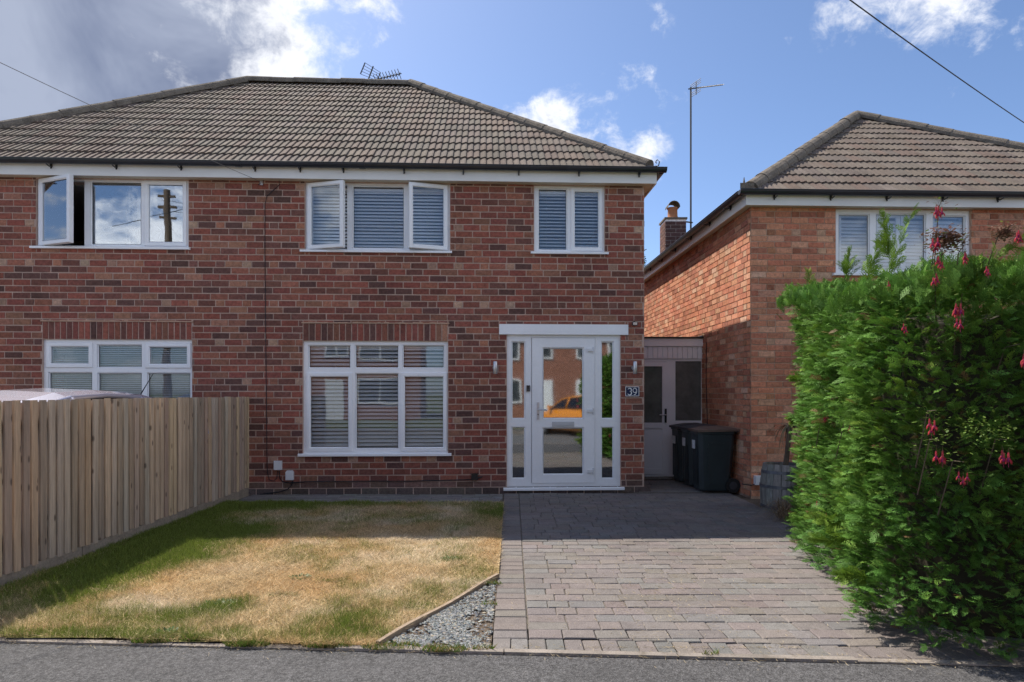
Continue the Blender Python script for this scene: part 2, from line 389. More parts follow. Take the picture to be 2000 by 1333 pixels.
# soldier course and the cut row behind it follow the kerb line
x = -.108
while x < 3.0:
    w_ = random.choice([.098, .1, .1, .102]) if x < 2.2 else .1
    blocks.append((x + w_ / 2, kerb_y(x + w_ / 2) + .053 + .084, w_ - G, .168 - G, random.uniform(-.003, .002))); x += w_
x = .3
while x < 3.0:
    w_ = random.choice([.16, .19, .22]); top = 3.639; lo = kerb_y(x + w_ / 2) + .226
    if top - lo > .02: blocks.append((x + w_ / 2, (top + lo) / 2, w_ - G, top - lo - G, random.uniform(-.002, .001)))
    x += w_
PAVERS = [tuple(.88 * q for q in p) for p in PAVERS]
blocks.sort(key=lambda t: t[1] - .3 * t[2])
variants = {}
rest = MB()
for i, (bx_, by_, bw, bd, bz) in enumerate(blocks):
    c = jit(PAVERS[int(abs(fbm(bx_ * 1.3, by_ * 1.6, 5) * 14 + random.uniform(-2.2, 2.2))) % 8], .09)
    hidden = bx_ > 2.0 + .27 * (by_ - 3.5) + .25
    if i < 330 and not hidden and bw > .05:
        key = (round(bw, 2), round(bd, 2), random.randrange(6))
        if key not in variants: variants[key] = paver_mesh(bw, bd, c).mesh('paver', 'paver')
        put('paver', variants[key], drive, (bx_, by_, bz)).rotation_euler = (random.uniform(-.012, .012), random.uniform(-.012, .012), random.uniform(-.012, .012))
    else:
        o = len(rest.v); paver_mesh(bw, bd, c, rest)
        a = random.uniform(-.01, .01); ca, sa = math.cos(a), math.sin(a)
        for k in range(o, len(rest.v)):
            vx, vy, vz = rest.v[k]; rest.v[k] = (bx_ + vx * ca - vy * sa, by_ + vx * sa + vy * ca, bz + vz)
tag(rest.build('far_pavers', 'paver', drive), kind='stuff')

path = MB().add([(x, y, -.012) for x, y in [(-3.58, 8.02), (-.12, 8.02), (-.12, 8.93), (-3.58, 8.78)]], [(0, 1, 2, 3)]).build('path', 'joint')
tag(path, kind='structure')
pm = MB(); yy = 8.03
while yy < 8.72:
    x = -3.55
    while x < -.13:
        w_ = min(random.choice([.2, .2, .24, .16]), -.125 - x)
        if w_ > .03:
            c = jit((.19, .18, .175), .15); o = len(pm.v); paver_mesh(w_ - G, .13 - G, c, pm); z = random.uniform(-.006, .003)
            for k in range(o, len(pm.v)): vx, vy, vz = pm.v[k]; pm.v[k] = (x + w_ / 2 + vx, yy + .065 + vy, z + vz)
        x += max(w_, .03)
    yy += .13
tag(pm.build('path_pavers', 'paver', path), kind='stuff')

edging = empty('kerb_edging', (0, 3.44, 0)); tag(edging, kind='structure')
x = -3.7
while x < 3.1:
    L = .915; b = MB(); x1 = x + L - .006
    h0 = random.uniform(-.006, .004)
    b.add([(x, kerb_y(x), -.12), (x1, kerb_y(x1), -.12), (x1, kerb_y(x1) + .05, -.12), (x, kerb_y(x) + .05, -.12),
           (x, kerb_y(x) + .006, .006 + h0), (x1, kerb_y(x1) + .006, .006 + h0), (x1, kerb_y(x1) + .046, .008 + h0), (x, kerb_y(x) + .046, .008 + h0)],
          [(0, 1, 5, 4), (1, 2, 6, 5), (2, 3, 7, 6), (3, 0, 4, 7), (4, 5, 6, 7)])
    b.v = [(a, c - 3.44, d) for a, c, d in b.v]
    b.build('kerb_stone', 'kerb', edging); x += L

# lawn: worn thatch with green patches; greenness is a property of the turf
EDGE_A, EDGE_B = (-.105, 4.84), (-.735, kerb_y(-.735) + .06)
def in_chippings(x, y):
    t = (y - EDGE_B[1]) / (EDGE_A[1] - EDGE_B[1]); return x > EDGE_B[0] + t * (EDGE_A[0] - EDGE_B[0])
PATCH = [(-3.3, 7.0, .55, 1.5, .75), (-3.2, 5.2, .5, 1.0, .55), (-2.95, 4.5, .28, 1.5, .40), (-3.0, 7.9, 1.0, .35, .65), (-1.6, 7.95, 2.2, .22, .55), (-.3, 7.5, .35, .5, .45), (-2.55, 5.6, .28, .9, .38), (-2.2, 3.95, .35, .20, .50),
         (-.62, 4.35, .35, .30, .50), (-.30, 5.0, .20, .5, .35), (-1.85, 4.15, .18, .22, .65), (-.95, 3.85, .28, .22, .55), (-2.75, 6.35, .4, .35, .6), (-1.2, 3.62, 1.6, .10, .35), (-2.5, 3.66, .6, .08, .35), (-1.1, 4.55, .10, .10, .4), (-.45, 5.3, .10, .08, .55), (-1.25, 6.9, .5, .35, .2)]
def greenness(x, y):
    g = -.03 + (fbm(x * 1.7, y * 1.1, 3, 5) - .5) * .9 + (fbm(x * 9, y * 7, 21, 3) - .5) * .55
    for a, b, sx, sy, k in PATCH: g = g + k * np.exp(-((x - a) / sx) ** 2 - ((y - b) / sy) ** 2)
    return np.clip(g, 0, 1)
def turf_col(x, y, g, r):
    straw = np.stack([.61 + .13 * r, .465 + .10 * r, .27 + .065 * r], -1)
    rust = np.array([.60, .39, .18]); green = np.array([.185, .235, .045]); sandy = np.array([.72, .60, .43])
    k = np.clip((fbm(x * 2.2, y * 1.5, 31, 3) - .45) * 2.4, 0, .55)[..., None]; c = straw * (1 - k) + rust * k
    k = np.clip((fbm(x * 1.6, y * 2.2, 77, 3) - .56) * 4 + .9 * np.exp(-((x + 2.3) / .4) ** 2 - ((y - 4.2) / .22) ** 2) + .8 * np.exp(-((x + .95) / .35) ** 2 - ((y - 4.35) / .3) ** 2), 0, .85)[..., None]; c = c * (1 - k) + sandy * k
    gg = np.clip(g * 1.15, 0, 1)[..., None]
    return c * (1 - gg) + green * gg
lb = MB(); st = .05
xs = np.arange(-3.60, -.111, st); ys = np.arange(3.46, 8.03, st)
zz = lambda x, y: float(.004 + .018 * fbm(x * 2.5, y * 2.5, 9, 3))
for xx in xs:
    for yv in ys:
        cx_, cy_ = xx + st / 2, yv + st / 2
        if cy_ < kerb_y(cx_) + .05 or in_chippings(cx_ + .02, cy_): continue
        g = greenness(np.array(cx_), np.array(cy_)); c = turf_col(np.array(cx_), np.array(cy_), g, np.array(0.0)) * .72
        lb.add([(xx, yv, zz(xx, yv)), (xx + st, yv, zz(xx + st, yv)), (xx + st, yv + st, zz(xx + st, yv + st)), (xx, yv + st, zz(xx, yv + st))], [(0, 1, 2, 3)], tuple(float(q) for q in c))
tag(lb.build('lawn', 'lawn'), kind='structure')

nb = 420000
u = RNG.random(nb); bx = RNG.uniform(-3.58, -.112, nb); by = 3.40 * np.exp(u * math.log(8.06 / 3.40))
t = (by - EDGE_B[1]) / (EDGE_A[1] - EDGE_B[1])
keep = (by > 3.419 - .0585 * bx - .012 + .085 * fbm(bx * 7, by * 0 + 2, 4, 3)) & ~(bx > EDGE_B[0] - .012 + t * (EDGE_A[0] - EDGE_B[0]))
bare = fbm(bx * 3, by * 3, 55, 3); keep &= RNG.random(nb) < np.clip(1.7 - bare * 1.5, .35, 1)
bx, by = bx[keep], by[keep]; n = len(bx)
g = greenness(bx, by); isg = RNG.random(n) < np.clip(g * 1.25, 0, .97)
cc = turf_col(bx, by, np.where(isg, np.clip(g + .35, 0, 1), g * .25), RNG.normal(0, 1, n).clip(-2, 2)) * RNG.uniform(.50, 1.35, (n, 1))
hgt = np.where(isg, RNG.uniform(.016, .046, n), RNG.uniform(.008, .032, n)) * (.45 + 1.3 * fbm(bx * 7, by * 5, 13, 3))
wid = RNG.uniform(.0024, .0050, n) * (by / 4.5) ** .8
az = RNG.uniform(0, 2 * math.pi, n); bz0 = np.where(by < 3.419 - .0585 * bx + .055, .006, 0.0); lean = np.where(isg, RNG.uniform(.1, .9, n), RNG.uniform(.8, 3.2, n)); ldir = RNG.uniform(0, 2 * math.pi, n)
base = np.stack([bx, by, bz0 + .004 + .018 * fbm(bx * 2.5, by * 2.5, 9, 3)], -1)
side = np.stack([np.cos(az) * wid / 2, np.sin(az) * wid / 2, np.zeros(n)], -1)
tip = base + np.stack([np.cos(ldir) * lean * hgt, np.sin(ldir) * lean * hgt, hgt], -1)
tri = np.stack([base - side, base + side, tip], 1)
# green tufts pushing up along the kerb and the chippings
tufts = [(-.66, 3.50, .07, .45), (-.36, 3.46, .055, .45), (-1.0, 3.52, .06, .6), (-1.45, 3.53, .05, .7), (-2.0, 3.58, .05, .7), (-1.75, 3.60, .05, .7), (-1.55, 4.35, .05, .5), (-.43, 5.25, .06, .5), (-.15, 4.65, .035, .12), (-.15, 4.2, .025, .06), (-.16, 3.47, .03, .10), (-1.3, 4.7, .05, .4), (1.05, 3.40, .02, .05)]
T, TC = [], []
for tx, ty, tr, k in tufts:
    m = int(900 * k); a = RNG.uniform(0, 6.28, m); r_ = tr * np.sqrt(RNG.random(m)) * (1 + .6 * np.cos(a) ** 2)
    b0 = np.stack([tx + r_ * np.cos(a) * 1.5, ty + r_ * np.sin(a) * .6, np.full(m, .004)], -1); hh = RNG.uniform(.010, .040, m); ld = RNG.uniform(0, 6.28, m)
    sd = np.stack([np.cos(a) * .003, np.sin(a) * .003, np.zeros(m)], -1)
    T.append(np.stack([b0 - sd, b0 + sd, b0 + np.stack([np.cos(ld) * hh * .8, np.sin(ld) * hh * .8, hh], -1)], 1))
    c1 = np.array([.12, .19, .03]) * RNG.uniform(.6, 1.3, (m, 1)); dry = RNG.random(m) < .3; c1[dry] = np.array([.38, .28, .13]); TC.append(c1)
tri = np.concatenate([tri] + T); cc = np.concatenate([cc] + TC)
tag(put('grass', tri_mesh('grass', 'grass', tri, cc)), 'short dry grass with green patches covering the lawn', 'grass', kind='stuff')

# straw clippings scattered over the paving
m = 2600; sx = RNG.normal(1.05, .5, m).clip(0, 2.3); sy = RNG.normal(4.35, .8, m).clip(3.5, 6.6); k = RNG.random(m) < .45
sx[k] = RNG.uniform(-3.0, 2.6, k.sum()); sy[k] = 3.419 - .0585 * sx[k] + RNG.normal(.02, .05, k.sum())
a = RNG.uniform(0, 6.28, m); ln = RNG.uniform(.006, .022, m); b0 = np.stack([sx, sy, np.full(m, .0035)], -1); dv = np.stack([np.cos(a), np.sin(a), np.zeros(m)], -1); pv = np.stack([-np.sin(a), np.cos(a), np.zeros(m)], -1)
tri = np.stack([b0 - dv * ln[:, None], b0 + pv * .0016, b0 + dv * ln[:, None] + np.array([0, 0, .004])], 1)
tag(put('straw_clippings', tri_mesh('straw_clippings', 'grass', tri, np.array([.52, .42, .27]) * RNG.uniform(.6, 1.2, (m, 1)))), 'pale dry straw clippings scattered over the block paving', 'straw', kind='stuff')

# chippings in the corner, timber edging board
cb = MB()
cb.add([(EDGE_A[0], EDGE_A[1], -.004), (EDGE_B[0], EDGE_B[1], -.004), (EDGE_B[0] + .02, kerb_y(EDGE_B[0]) + .05, -.004), (-.115, kerb_y(-.115) + .05, -.004)], [(0, 1, 2, 3)])
tag(cb.build('chippings_bed', 'soil'), kind='structure')
gb = MB(); cnt = 0
while cnt < 5200:
    x_, y_ = random.uniform(-.75, -.12), random.uniform(3.46, 4.8)
    if not in_chippings(x_ - .025, y_) or y_ < kerb_y(x_) + .055: continue
    fade = float(fbm(np.array(x_ * 5), np.array(y_ * 5), 8, 3)); 
    if fade < .44 and random.random() < .85 or (y_ > 4.2 and random.random() < .6): cnt += 1; continue
    s = random.uniform(.006, .017); a = random.uniform(0, 6.28); pts = []
    for k in range(4):
        r_ = s * random.uniform(.6, 1.1); th = a + k * 1.57 + random.uniform(-.3, .3); pts.append((x_ + r_ * math.cos(th), y_ + r_ * .8 * math.sin(th), random.uniform(.001, .010)))
    top = (x_, y_, random.uniform(.006, .014))
    c = jit(random.choice([(.255, .27, .265), (.20, .215, .215), (.31, .31, .30), (.16, .17, .175), (.31, .27, .21)]), .15)
    gb.add(pts + [top], [(0, 1, 4), (1, 2, 4), (2, 3, 4), (3, 0, 4)], c); cnt += 1
tag(gb.build('gravel', 'slate'), 'grey slate chippings in the corner beside the driveway', 'gravel', kind='stuff')
d = Vector((EDGE_A[0] - EDGE_B[0], EDGE_A[1] - EDGE_B[1], 0)); L = d.length; ang = math.atan2(d.y, d.x)
eb = MB(); nseg = 14
for i in range(nseg):
    f0, f1 = i / nseg, (i + 1) / nseg; w0 = .004 * math.sin(f0 * 9); w1 = .004 * math.sin(f1 * 9)
    eb.add([(f0 * L, -.015 + w0, -.05), (f1 * L, -.015 + w1, -.05), (f1 * L, .015 + w1, -.05), (f0 * L, .015 + w0, -.05), (f0 * L, -.013 + w0, .028 + w0), (f1 * L, -.013 + w1, .028 + w1), (f1 * L, .013 + w1, .027 + w1), (f0 * L, .013 + w0, .027 + w0)],
           [(0, 1, 5, 4), (2, 3, 7, 6), (4, 5, 6, 7)] + ([(3, 0, 4, 7)] if i == 0 else []) + ([(1, 2, 6, 5)] if i == nseg - 1 else []))
e = eb.build('edging_board', 'timber'); e.location = (EDGE_B[0], EDGE_B[1], 0); e.rotation_euler = (0, 0, ang)
tag(e, 'weathered timber board laid diagonally between the lawn and the slate chippings', 'edging board')

# ------------------------------------------------------------------ building kit
class Frame:
    """a house's own axes: u along the front, v into the depth; at() reads a spot on its front off the photograph's perspective"""
    def __init__(s, x0, y0, deg): s.x0, s.y0, s.a = x0, y0, R(deg); s.c, s.s = math.cos(s.a), math.sin(s.a)
    def at(s, px, py, v=0.0):
        dx = (px - 1000) / F_PX
        u = (dx * (s.y0 + v * s.c) + v * s.s - s.x0) / (s.c - dx * s.s)
        Y = s.y0 + u * s.s + v * s.c
        return u, CAM_H + (HORIZON - py) * Y / F_PX
    def world(s, u, v): return s.x0 + u * s.c - v * s.s, s.y0 + u * s.s + v * s.c
    def pix(s, u, v, z):
        X, Y = s.world(u, v); return 1000 + F_PX * X / Y, HORIZON - F_PX * (z - CAM_H) / Y, Y

REDS = [((.240, .092, .076), 6), ((.200, .080, .070), 6), ((.152, .075, .067), 5), ((.110, .064, .062), 4), ((.250, .112, .086), 4), ((.225, .118, .090), 2), ((.28, .155, .118), 1)]
HEAD = [((.33, .225, .18), 3), ((.29, .145, .105), 5), ((.36, .27, .22), 1), ((.17, .09, .08), 2)]
def pick(pal):
    c = jit(random.choices([p for p, _ in pal], [k for _, k in pal])[0], .14); return (c[0] * 1.17, c[1] * 1.03, c[2] * .90)

def brick_list(u0, u1, z0, z1, holes, L, H, joint, first=0, flemish=6, soldiers=()):
    """bricks as (u0,u1,z0,z1,colour): stretcher courses with a header course every few rows"""
    out_ = []; r = 0; z = z0
    cut = list(holes) + [s_[:4] for s_ in soldiers]
    while z < z1 - .01:
        zt = min(z + H, z1); hd = flemish and (r % flemish == first)
        x = u0 - random.uniform(0, .02) - (L / 2 if r % 2 else 0); k = r % 2
        while x < u1:
            if hd: w_ = L / 2 + .004 if k % 2 else L; k += 1
            else: w_ = L * random.uniform(.985, 1.015)
            a, b = max(x, u0), min(x + w_, u1)
            if b - a > .03:
                rs = [(a, b, z, zt)]
                for h in cut: rs = sub_rect(rs, h)
                for q in rs:
                    if q[1] - q[0] > .025 and q[3] - q[2] > .02:
                        c = pick(HEAD) if (hd and w_ < L * .7) else pick(REDS)
                        out_.append((q[0] + joint / 2, q[1] - joint / 2, q[2] + joint / 2, q[3] - joint / 2, c))
            x += w_
        z += H; r += 1
    for (a, b, c0, c1, n_) in soldiers:
        wd = (b - a) / n_
        for i in range(n_): out_.append((a + i * wd + joint / 2, a + (i + 1) * wd - joint / 2, c0 + joint / 2, c1 - joint / 2, pick(REDS)))
    return out_

def brick_box(b, q, prd, depth=.03, c=None):
    u0, u1, z0, z1, cc = q; k = .003
    v = [(u0, depth, z0), (u1, depth, z0), (u1, depth, z1), (u0, depth, z1),
         (u0 + random.uniform(0, k), -prd, z0 + random.uniform(0, k)), (u1 - random.uniform(0, k), -prd, z0 + random.uniform(0, k)), (u1 - random.uniform(0, k), -prd, z1 - random.uniform(0, k)), (u0 + random.uniform(0, k), -prd, z1 - random.uniform(0, k))]
    return b.add(v, [(4, 5, 6, 7), (0, 1, 5, 4), (1, 2, 6, 5), (2, 3, 7, 6), (3, 0, 4, 7)], cc)

def lay_bricks(wall, qs, fr, seen, toworld, limit=300, mat='brick', v0=0.0):
    """the bricks that show largest become parts of their own, the rest one piece"""
    sc_ = []
    for i, q in enumerate(qs):
        um, zm = (q[0] + q[1]) / 2, (q[2] + q[3]) / 2
        px, py, Y = toworld(um, zm)
        ok = -5 < px < 2005 and seen(px, py)
        p0 = toworld(q[0], zm)[0]; p1 = toworld(q[1], zm)[0]
        sc_.append((-(abs(p1 - p0) * (q[3] - q[2]) / Y) if ok else 1, i))
    sc_.sort(); own = {i for s_, i in sc_[:limit] if s_ < 0}
    mesh_cache = {}; rest = MB()
    for i, q in enumerate(qs):
        prd = random.uniform(.0035, .0085)
        if i in own:
            w_, h_ = q[1] - q[0], q[3] - q[2]
            key = (round(w_, 3) if w_ < .2 else .2 + round((w_ - .2) * 500) / 500, round(h_, 3), random.randrange(24))
            if key not in mesh_cache: mesh_cache[key] = brick_box(MB(), (-w_ / 2, w_ / 2, -h_ / 2, h_ / 2, q[4]), 0).mesh('brick', mat)
            put('brick', mesh_cache[key], wall, ((q[0] + q[1]) / 2, v0 - prd, (q[2] + q[3]) / 2))
        else:
            o = len(rest.v); brick_box(rest, q, prd)
            for k in range(o, len(rest.v)): a, b_, c_ = rest.v[k]; rest.v[k] = (a, b_ + v0, c_)
    if rest.f: tag(rest.build('brickwork', mat, wall), kind='stuff')

def wall_with_holes(name, parent, rect, holes, v0, v1, mat):
    rs = [rect]
    for h in holes: rs = sub_rect(rs, h)
    b = MB()
    for x0, x1, z0, z1 in rs: b.box(x0, x1, v0, v1, z0, z1)
    return b.build(name, mat, parent)

def rect_ring(b, r, w_, v0, v1, xfm=None):
    x0, x1, z0, z1 = r; o = len(b.v)
    b.box(x0, x1, v0, v1, z1 - w_, z1); b.box(x0, x1, v0, v1, z0, z0 + w_)
    b.box(x0, x0 + w_, v0, v1, z0 + w_, z1 - w_); b.box(x1 - w_, x1, v0, v1, z0 + w_, z1 - w_)
    return b

def bevelled_ring(b, r, w_, v0, v1):
    """a upvc bar all round with sloped edges: outer rect r, bar width w_, from the front v0 to the back v1"""
    x0, x1, z0, z1 = r; k = .008
    def ring(d, v): return [(x0 + d, v, z0 + d), (x1 - d, v, z0 + d), (x1 - d, v, z1 - d), (x0 + d, v, z1 - d)]
    rings = [ring(0, v1), ring(0, v0 + k), ring(k * .7, v0), ring(w_ - .014, v0), ring(w_, v0 + .014), ring(w_, v1)]
    vs = [p for rg in rings for p in rg]; fs = []
    for i in range(len(rings) - 1):
        for j in range(4): fs.append((i * 4 + j, i * 4 + (j + 1) % 4, (i + 1) * 4 + (j + 1) % 4, (i + 1) * 4 + j))
    fs += [(20 + j, 20 + (j + 1) % 4, (j + 1) % 4, j) for j in range(4)]
    return b.add(vs, fs)

def make_window(root, fr, outer, lights, sill=None, v=.03, glass='glass', name='window', depth=.06, bead=.016):
    """outer and lights in (u0,u1,z0,z1); a light is (rect, kind, hinge, degrees)"""
    rs = [outer]
    for l in lights: rs = sub_rect(rs, l[0])
    b = MB()
    for x0, x1, z0, z1 in rs: b.box(x0, x1, v, v + depth, z0, z1)
    win = b.build(name, 'upvc', root)
    for rect, kind, hinge, deg in lights:
        x0, x1, z0, z1 = rect
        if kind == 'fixed':
            bevelled_ring(MB(), rect, bead, v + .012, v + .05).build('bead', 'upvc', win); rect_ring(MB(), (x0 + bead * .95, x1 - bead * .95, z0 + bead * .95, z1 - bead * .95), .004, v + .0245, v + .0295).build('gasket', 'black', win)
            g = MB().box(x0 + bead * .6, x1 - bead * .6, v + .030, v + .036, z0 + bead * .6, z1 - bead * .6); g.build('pane', glass, win)
        else:
            e = .010; sr = (x0 - e, x1 + e, z0 - e, z1 + e); w_ = .058
            s1 = bevelled_ring(MB(), sr, w_, v - .018, v + .045)
            gr = (sr[0] + w_ - .006, sr[1] - w_ + .006, sr[2] + w_ - .006, sr[3] - w_ + .006)
            g = MB().box(gr[0], gr[1], v + .008, v + .014, gr[2], gr[3])
            sl = MB().box(sr[0] + w_ - .003, sr[1] - w_ + .003, v - .001, v + .004, gr[2] - .002, gr[2] + .010)
            for zz_ in (gr[3] - .010,): sl.box(sr[0] + w_ - .003, sr[1] - w_ + .003, v - .001, v + .004, zz_, zz_ + .012)
            hd = MB().box((x0 + .03 if hinge == 'R' else x1 - .055), (x0 + .055 if hinge == 'R' else x1 - .03), v + .046, v + .075, (z0 + z1) / 2 - .05, (z0 + z1) / 2 + .05)
            if kind == 'open':
                hx = sr[0] if hinge == 'L' else sr[1]
                a = R(-deg) if hinge == 'L' else R(deg)
                Mx = Matrix.Translation((hx, v - .012, 0)) @ Matrix.Rotation(a, 4, 'Z') @ Matrix.Translation((-hx, -v, 0))
                for q in (s1, g, sl, hd): q.xf(Mx)
            s_ = s1.build('sash', 'upvc', win)
            g.build('pane', glass, win); sl.build('gasket', 'black', win); hd.build('handle', 'white_box', win)
    if sill:
        sx0, sx1, sz, out_v = sill
        MB().prism([(-out_v, sz - .032), (-out_v, sz - .006), (-out_v + .012, sz), (v + .01, sz + .012), (v + .01, sz - .032)], sx0, sx1, 'x').build('sill', 'upvc', win)
    return win

def make_blind(fr, u0, u1, z0, z1, v, pitch, slat_w, tilt, label, group=None, cords=2, drop_to=None):
    X, Y = fr.world((u0 + u1) / 2, v)
    t = empty('venetian_blind', (X, Y, z0), fr.a); tag(t, label, 'blind', group)
    L = (u1 - u0) / 2; H = z1 - z0
    MB().box(-L, L, -.02, .02, H - .035, H).build('headrail', 'blind', t)
    me = None; z = H - .05; n_ = 0
    ca, sa = math.cos(R(tilt)), math.sin(R(tilt)); b = MB(); prof = [(-slat_w / 2, -.0022), (0, .0018), (slat_w / 2, -.0022)]
    pts = [(p * ca - q * sa, p * sa + q * ca) for p, q in prof]
    vs = [(-L, y_, z_) for y_, z_ in pts] + [(L, y_, z_) for y_, z_ in pts]
    lo = [(x_, y_, z_ - .0012) for x_, y_, z_ in vs]
    b.add(vs + lo, [(0, 1, 4, 3), (1, 2, 5, 4), (7, 6, 9, 10), (8, 7, 10, 11), (0, 3, 9, 6), (5, 2, 8, 11)]); me = b.mesh('slat', 'blind')
    while z > .02:
        o = put('slat', me, t, (0, 0, z)); o.rotation_euler = (random.uniform(-.04, .04), random.uniform(-.0015, .0015), 0); z -= pitch
    MB().box(-L, L, -.015, .015, 0, .014).build('bottom_rail', 'blind', t)
    for k in range(cords):
        x_ = -L * .72 + k * (1.44 * L / max(1, cords - 1)); MB().tube([(x_, -slat_w / 2 - .003, .01), (x_, -slat_w / 2 - .003, H - .03)], .0013, 4).build('cord', 'cord', t)
    return t

def tile_profile(n_rolls, w_):
    """height samples across one tile: each roll climbs gently and drops at its edge"""
    pr = [(0, .0), (.25, .001), (.50, .008), (.72, .0155), (.95, .015), (1.0, .0)]
    out_ = []
    for r in range(n_rolls):
        for k, (a, h) in enumerate(pr):
            if r and k == 0: continue
            out_.append(((r + a) * w_ / n_rolls, h))
    return out_

def lay_tiles(roof, O, e, up, nrm, length, slope_len, hipL, hipR, fr, seen, limit, tw=.185, gauge=.345, rolls=2, pal=None, skip=None):
    """courses of interlocking tiles on a slope, cut along the hips"""
    O, e, up, nrm = map(Vector, (O, e, up, nrm)); prof = tile_profile(rolls, tw); T = []
    rows = int(math.ceil(slope_len / gauge)); rest = MB(); cache = {}
    Rm = Matrix((e, up, nrm)).transposed()
    for r in range(rows):
        t0, t1 = r * gauge - .035, min((r + 1) * gauge + .01, slope_len)
        for k in range(int(length / tw) + 1):
            s0 = k * tw
            def lim(t): t = max(t, 0); return hipL * t, length - hipR * t
            l0, r0 = lim(t0); l1, r1 = lim(t1)
            if s0 > r0 or s0 + tw < l0: continue
            c = jit(random.choice(pal), .10)
            whole = s0 >= max(l0, l1) and s0 + tw <= min(r0, r1)
            P = O + e * (s0 + tw / 2) + up * (t0 + .17)
            px, py, Y = fr.pix(P.x, P.y, P.z)
            T.append((Y, whole, s0, t0, t1, (l0, r0, l1, r1), c, -8 < px < 2008 and seen(px, py)))
    order = sorted([i for i, q in enumerate(T) if q[1] and q[7]], key=lambda i: T[i][0])[:limit]; own = set(order)
    def geo(b, s0, t0, t1, lm, c, base):
        l0, r0, l1, r1 = lm; lo, hi, un = [], [], []
        k = random.uniform(-.003, .004)
        for s_, h in prof:
            lo.append((min(max(s0 + s_, l0), r0) - base[0], t0 - base[1], .027 + h + k)); hi.append((min(max(s0 + s_, l1), r1) - base[0], t1 - base[1], .006 + h))
            un.append((min(max(s0 + s_, l0), r0) - base[0], t0 - base[1] + .004, -.004 + h * .6))
        n_ = len(prof); f = []
        for i in range(n_ - 1): f += [(i, i + 1, n_ + i + 1, n_ + i), (2 * n_ + i, 2 * n_ + i + 1, i + 1, i)]
        f += [(0, n_, 2 * n_), (n_ - 1, 3 * n_ - 1, 2 * n_ - 1)]
        b.add(lo + hi + un, f, c)
    for i, (Y, whole, s0, t0, t1, lm, c, ok) in enumerate(T):
        if i in own:
            key = (round(t1 - t0, 3), random.randrange(20))
            if key not in cache:
                b = MB(); geo(b, s0, t0, t1, lm, c, (s0, t0)); cache[key] = b.mesh('roof_tile', 'tile')
            o = put('roof_tile', cache[key], roof); o.matrix_basis = Matrix.Translation(O + e * s0 + up * t0) @ (Rm.to_4x4() @ Matrix.Rotation(random.uniform(-.006, .006), 4, 'Z'))
        else:
            b0 = len(rest.v); geo(rest, s0, t0, t1, lm, c, (0, 0))
            for k in range(b0, len(rest.v)): a_, b_, c_ = rest.v[k]; rest.v[k] = tuple(O + e * a_ + up * b_ + nrm * c_)
    if rest.f: tag(rest.build('tiling', 'tile', roof), kind='stuff')

def cap_run(roof, A, B, r, seg, name='ridge_tile', lift=.0):
    """half-round tiles bedded end to end"""
    A, B = Vector(A), Vector(B); d = B - A; n_ = max(1, int(round(d.length / seg))); d.normalize()
    a = d.cross(Vector((0, 0, 1))).normalized(); up = a.cross(d).normalized()
    for i in range(n_):
        p0 = A + d * ((B - A).length * i / n_); p1 = A + d * ((B - A).length * (i + 1) / n_ + .012)
        b = MB(); m_ = 9; k = random.uniform(-.006, .006); vs = []
        for p, rr in ((p0, r * 1.02), (p1, r * .97)):
            for j in range(m_):
                th = math.pi * (j / (m_ - 1)) * 1.12 - .19; q = p + a * (math.cos(th) * rr) + up * (math.sin(th) * rr + lift + k); vs.append(tuple(q))
        fs = [(j, j + 1, m_ + j + 1, m_ + j) for j in range(m_ - 1)] + [tuple(range(m_ - 1, -1, -1)), tuple(range(m_, 2 * m_))]
        b.add(vs, fs); b.build(name, 'ridge', roof)

def gutter_run(roof_parent, A, B, r=.058, name='gutter'):
    A, B = Vector(A), Vector(B); d = (B - A).normalized(); a = d.cross(Vector((0, 0, 1))).normalized(); m_ = 9
    b = MB(); vs = []
    for p in (A, B):
        for rr in (r, r - .006):
            for j in range(m_):
                th = math.pi + math.pi * j / (m_ - 1); vs.append(tuple(p + a * (math.cos(th) * rr) + Vector((0, 0, math.sin(th) * rr))))
    fs = []
    for j in range(m_ - 1): fs += [(j, j + 1, 2 * m_ + j + 1, 2 * m_ + j), (m_ + j + 1, m_ + j, 3 * m_ + j, 3 * m_ + j + 1)]
    fs += [(0, 2 * m_, 3 * m_, m_), (m_ - 1, 2 * m_ - 1, 4 * m_ - 1, 3 * m_ - 1)]
    fs += [tuple(range(0, m_)), tuple(range(3 * m_ - 1, 2 * m_ - 1, -1))]
    b.add(vs, fs)
    # rolled front lip
    b.tube([A + a * r, B + a * r], .006, 5); b.tube([A - a * r, B - a * r], .006, 5)
    return b.build(name, 'gutter', roof_parent, smooth=False)

TILES = [(.150, .121, .101), (.138, .116, .099), (.160, .132, .109), (.145, .117, .099), (.155, .117, .097), (.128, .106, .091), (.156, .127, .109)]

# ------------------------------------------------------------------ the semi-detached pair
H = Frame(0.0, 8.98, 2.5)
house = empty('semi_detached_house', (0, 8.98, 0), H.a)
tag(house, 'red brick semi-detached house with a hipped concrete tile roof and white windows', 'house')
U_R = H.at(1258, 700)[0]; U_P = H.at(519, 700)[0]; U_L = 2 * U_P - U_R
EAVE_Z = 4.30; DEPTH = 7.0
def rc(px0, px1, py0, py1, v=.03):
    u0 = H.at(px0, 600, v)[0]; u1 = H.at(px1, 600, v)[0]; pm_ = (px0 + px1) / 2
    return (u0, u1, H.at(pm_, py1, v)[1], H.at(pm_, py0, v)[1])
def grow(r, a): return (r[0] - a, r[1] + a, r[2] - a, r[3] + a)
R1 = rc(74, 370, 344, 484); R2 = rc(597, 879, 352, 491); R3 = rc(1043, 1180, 359, 494)
R4 = rc(86, 377, 664, 888); R5 = rc(593, 875, 667, 886); RD = rc(990, 1211, 652, 950)
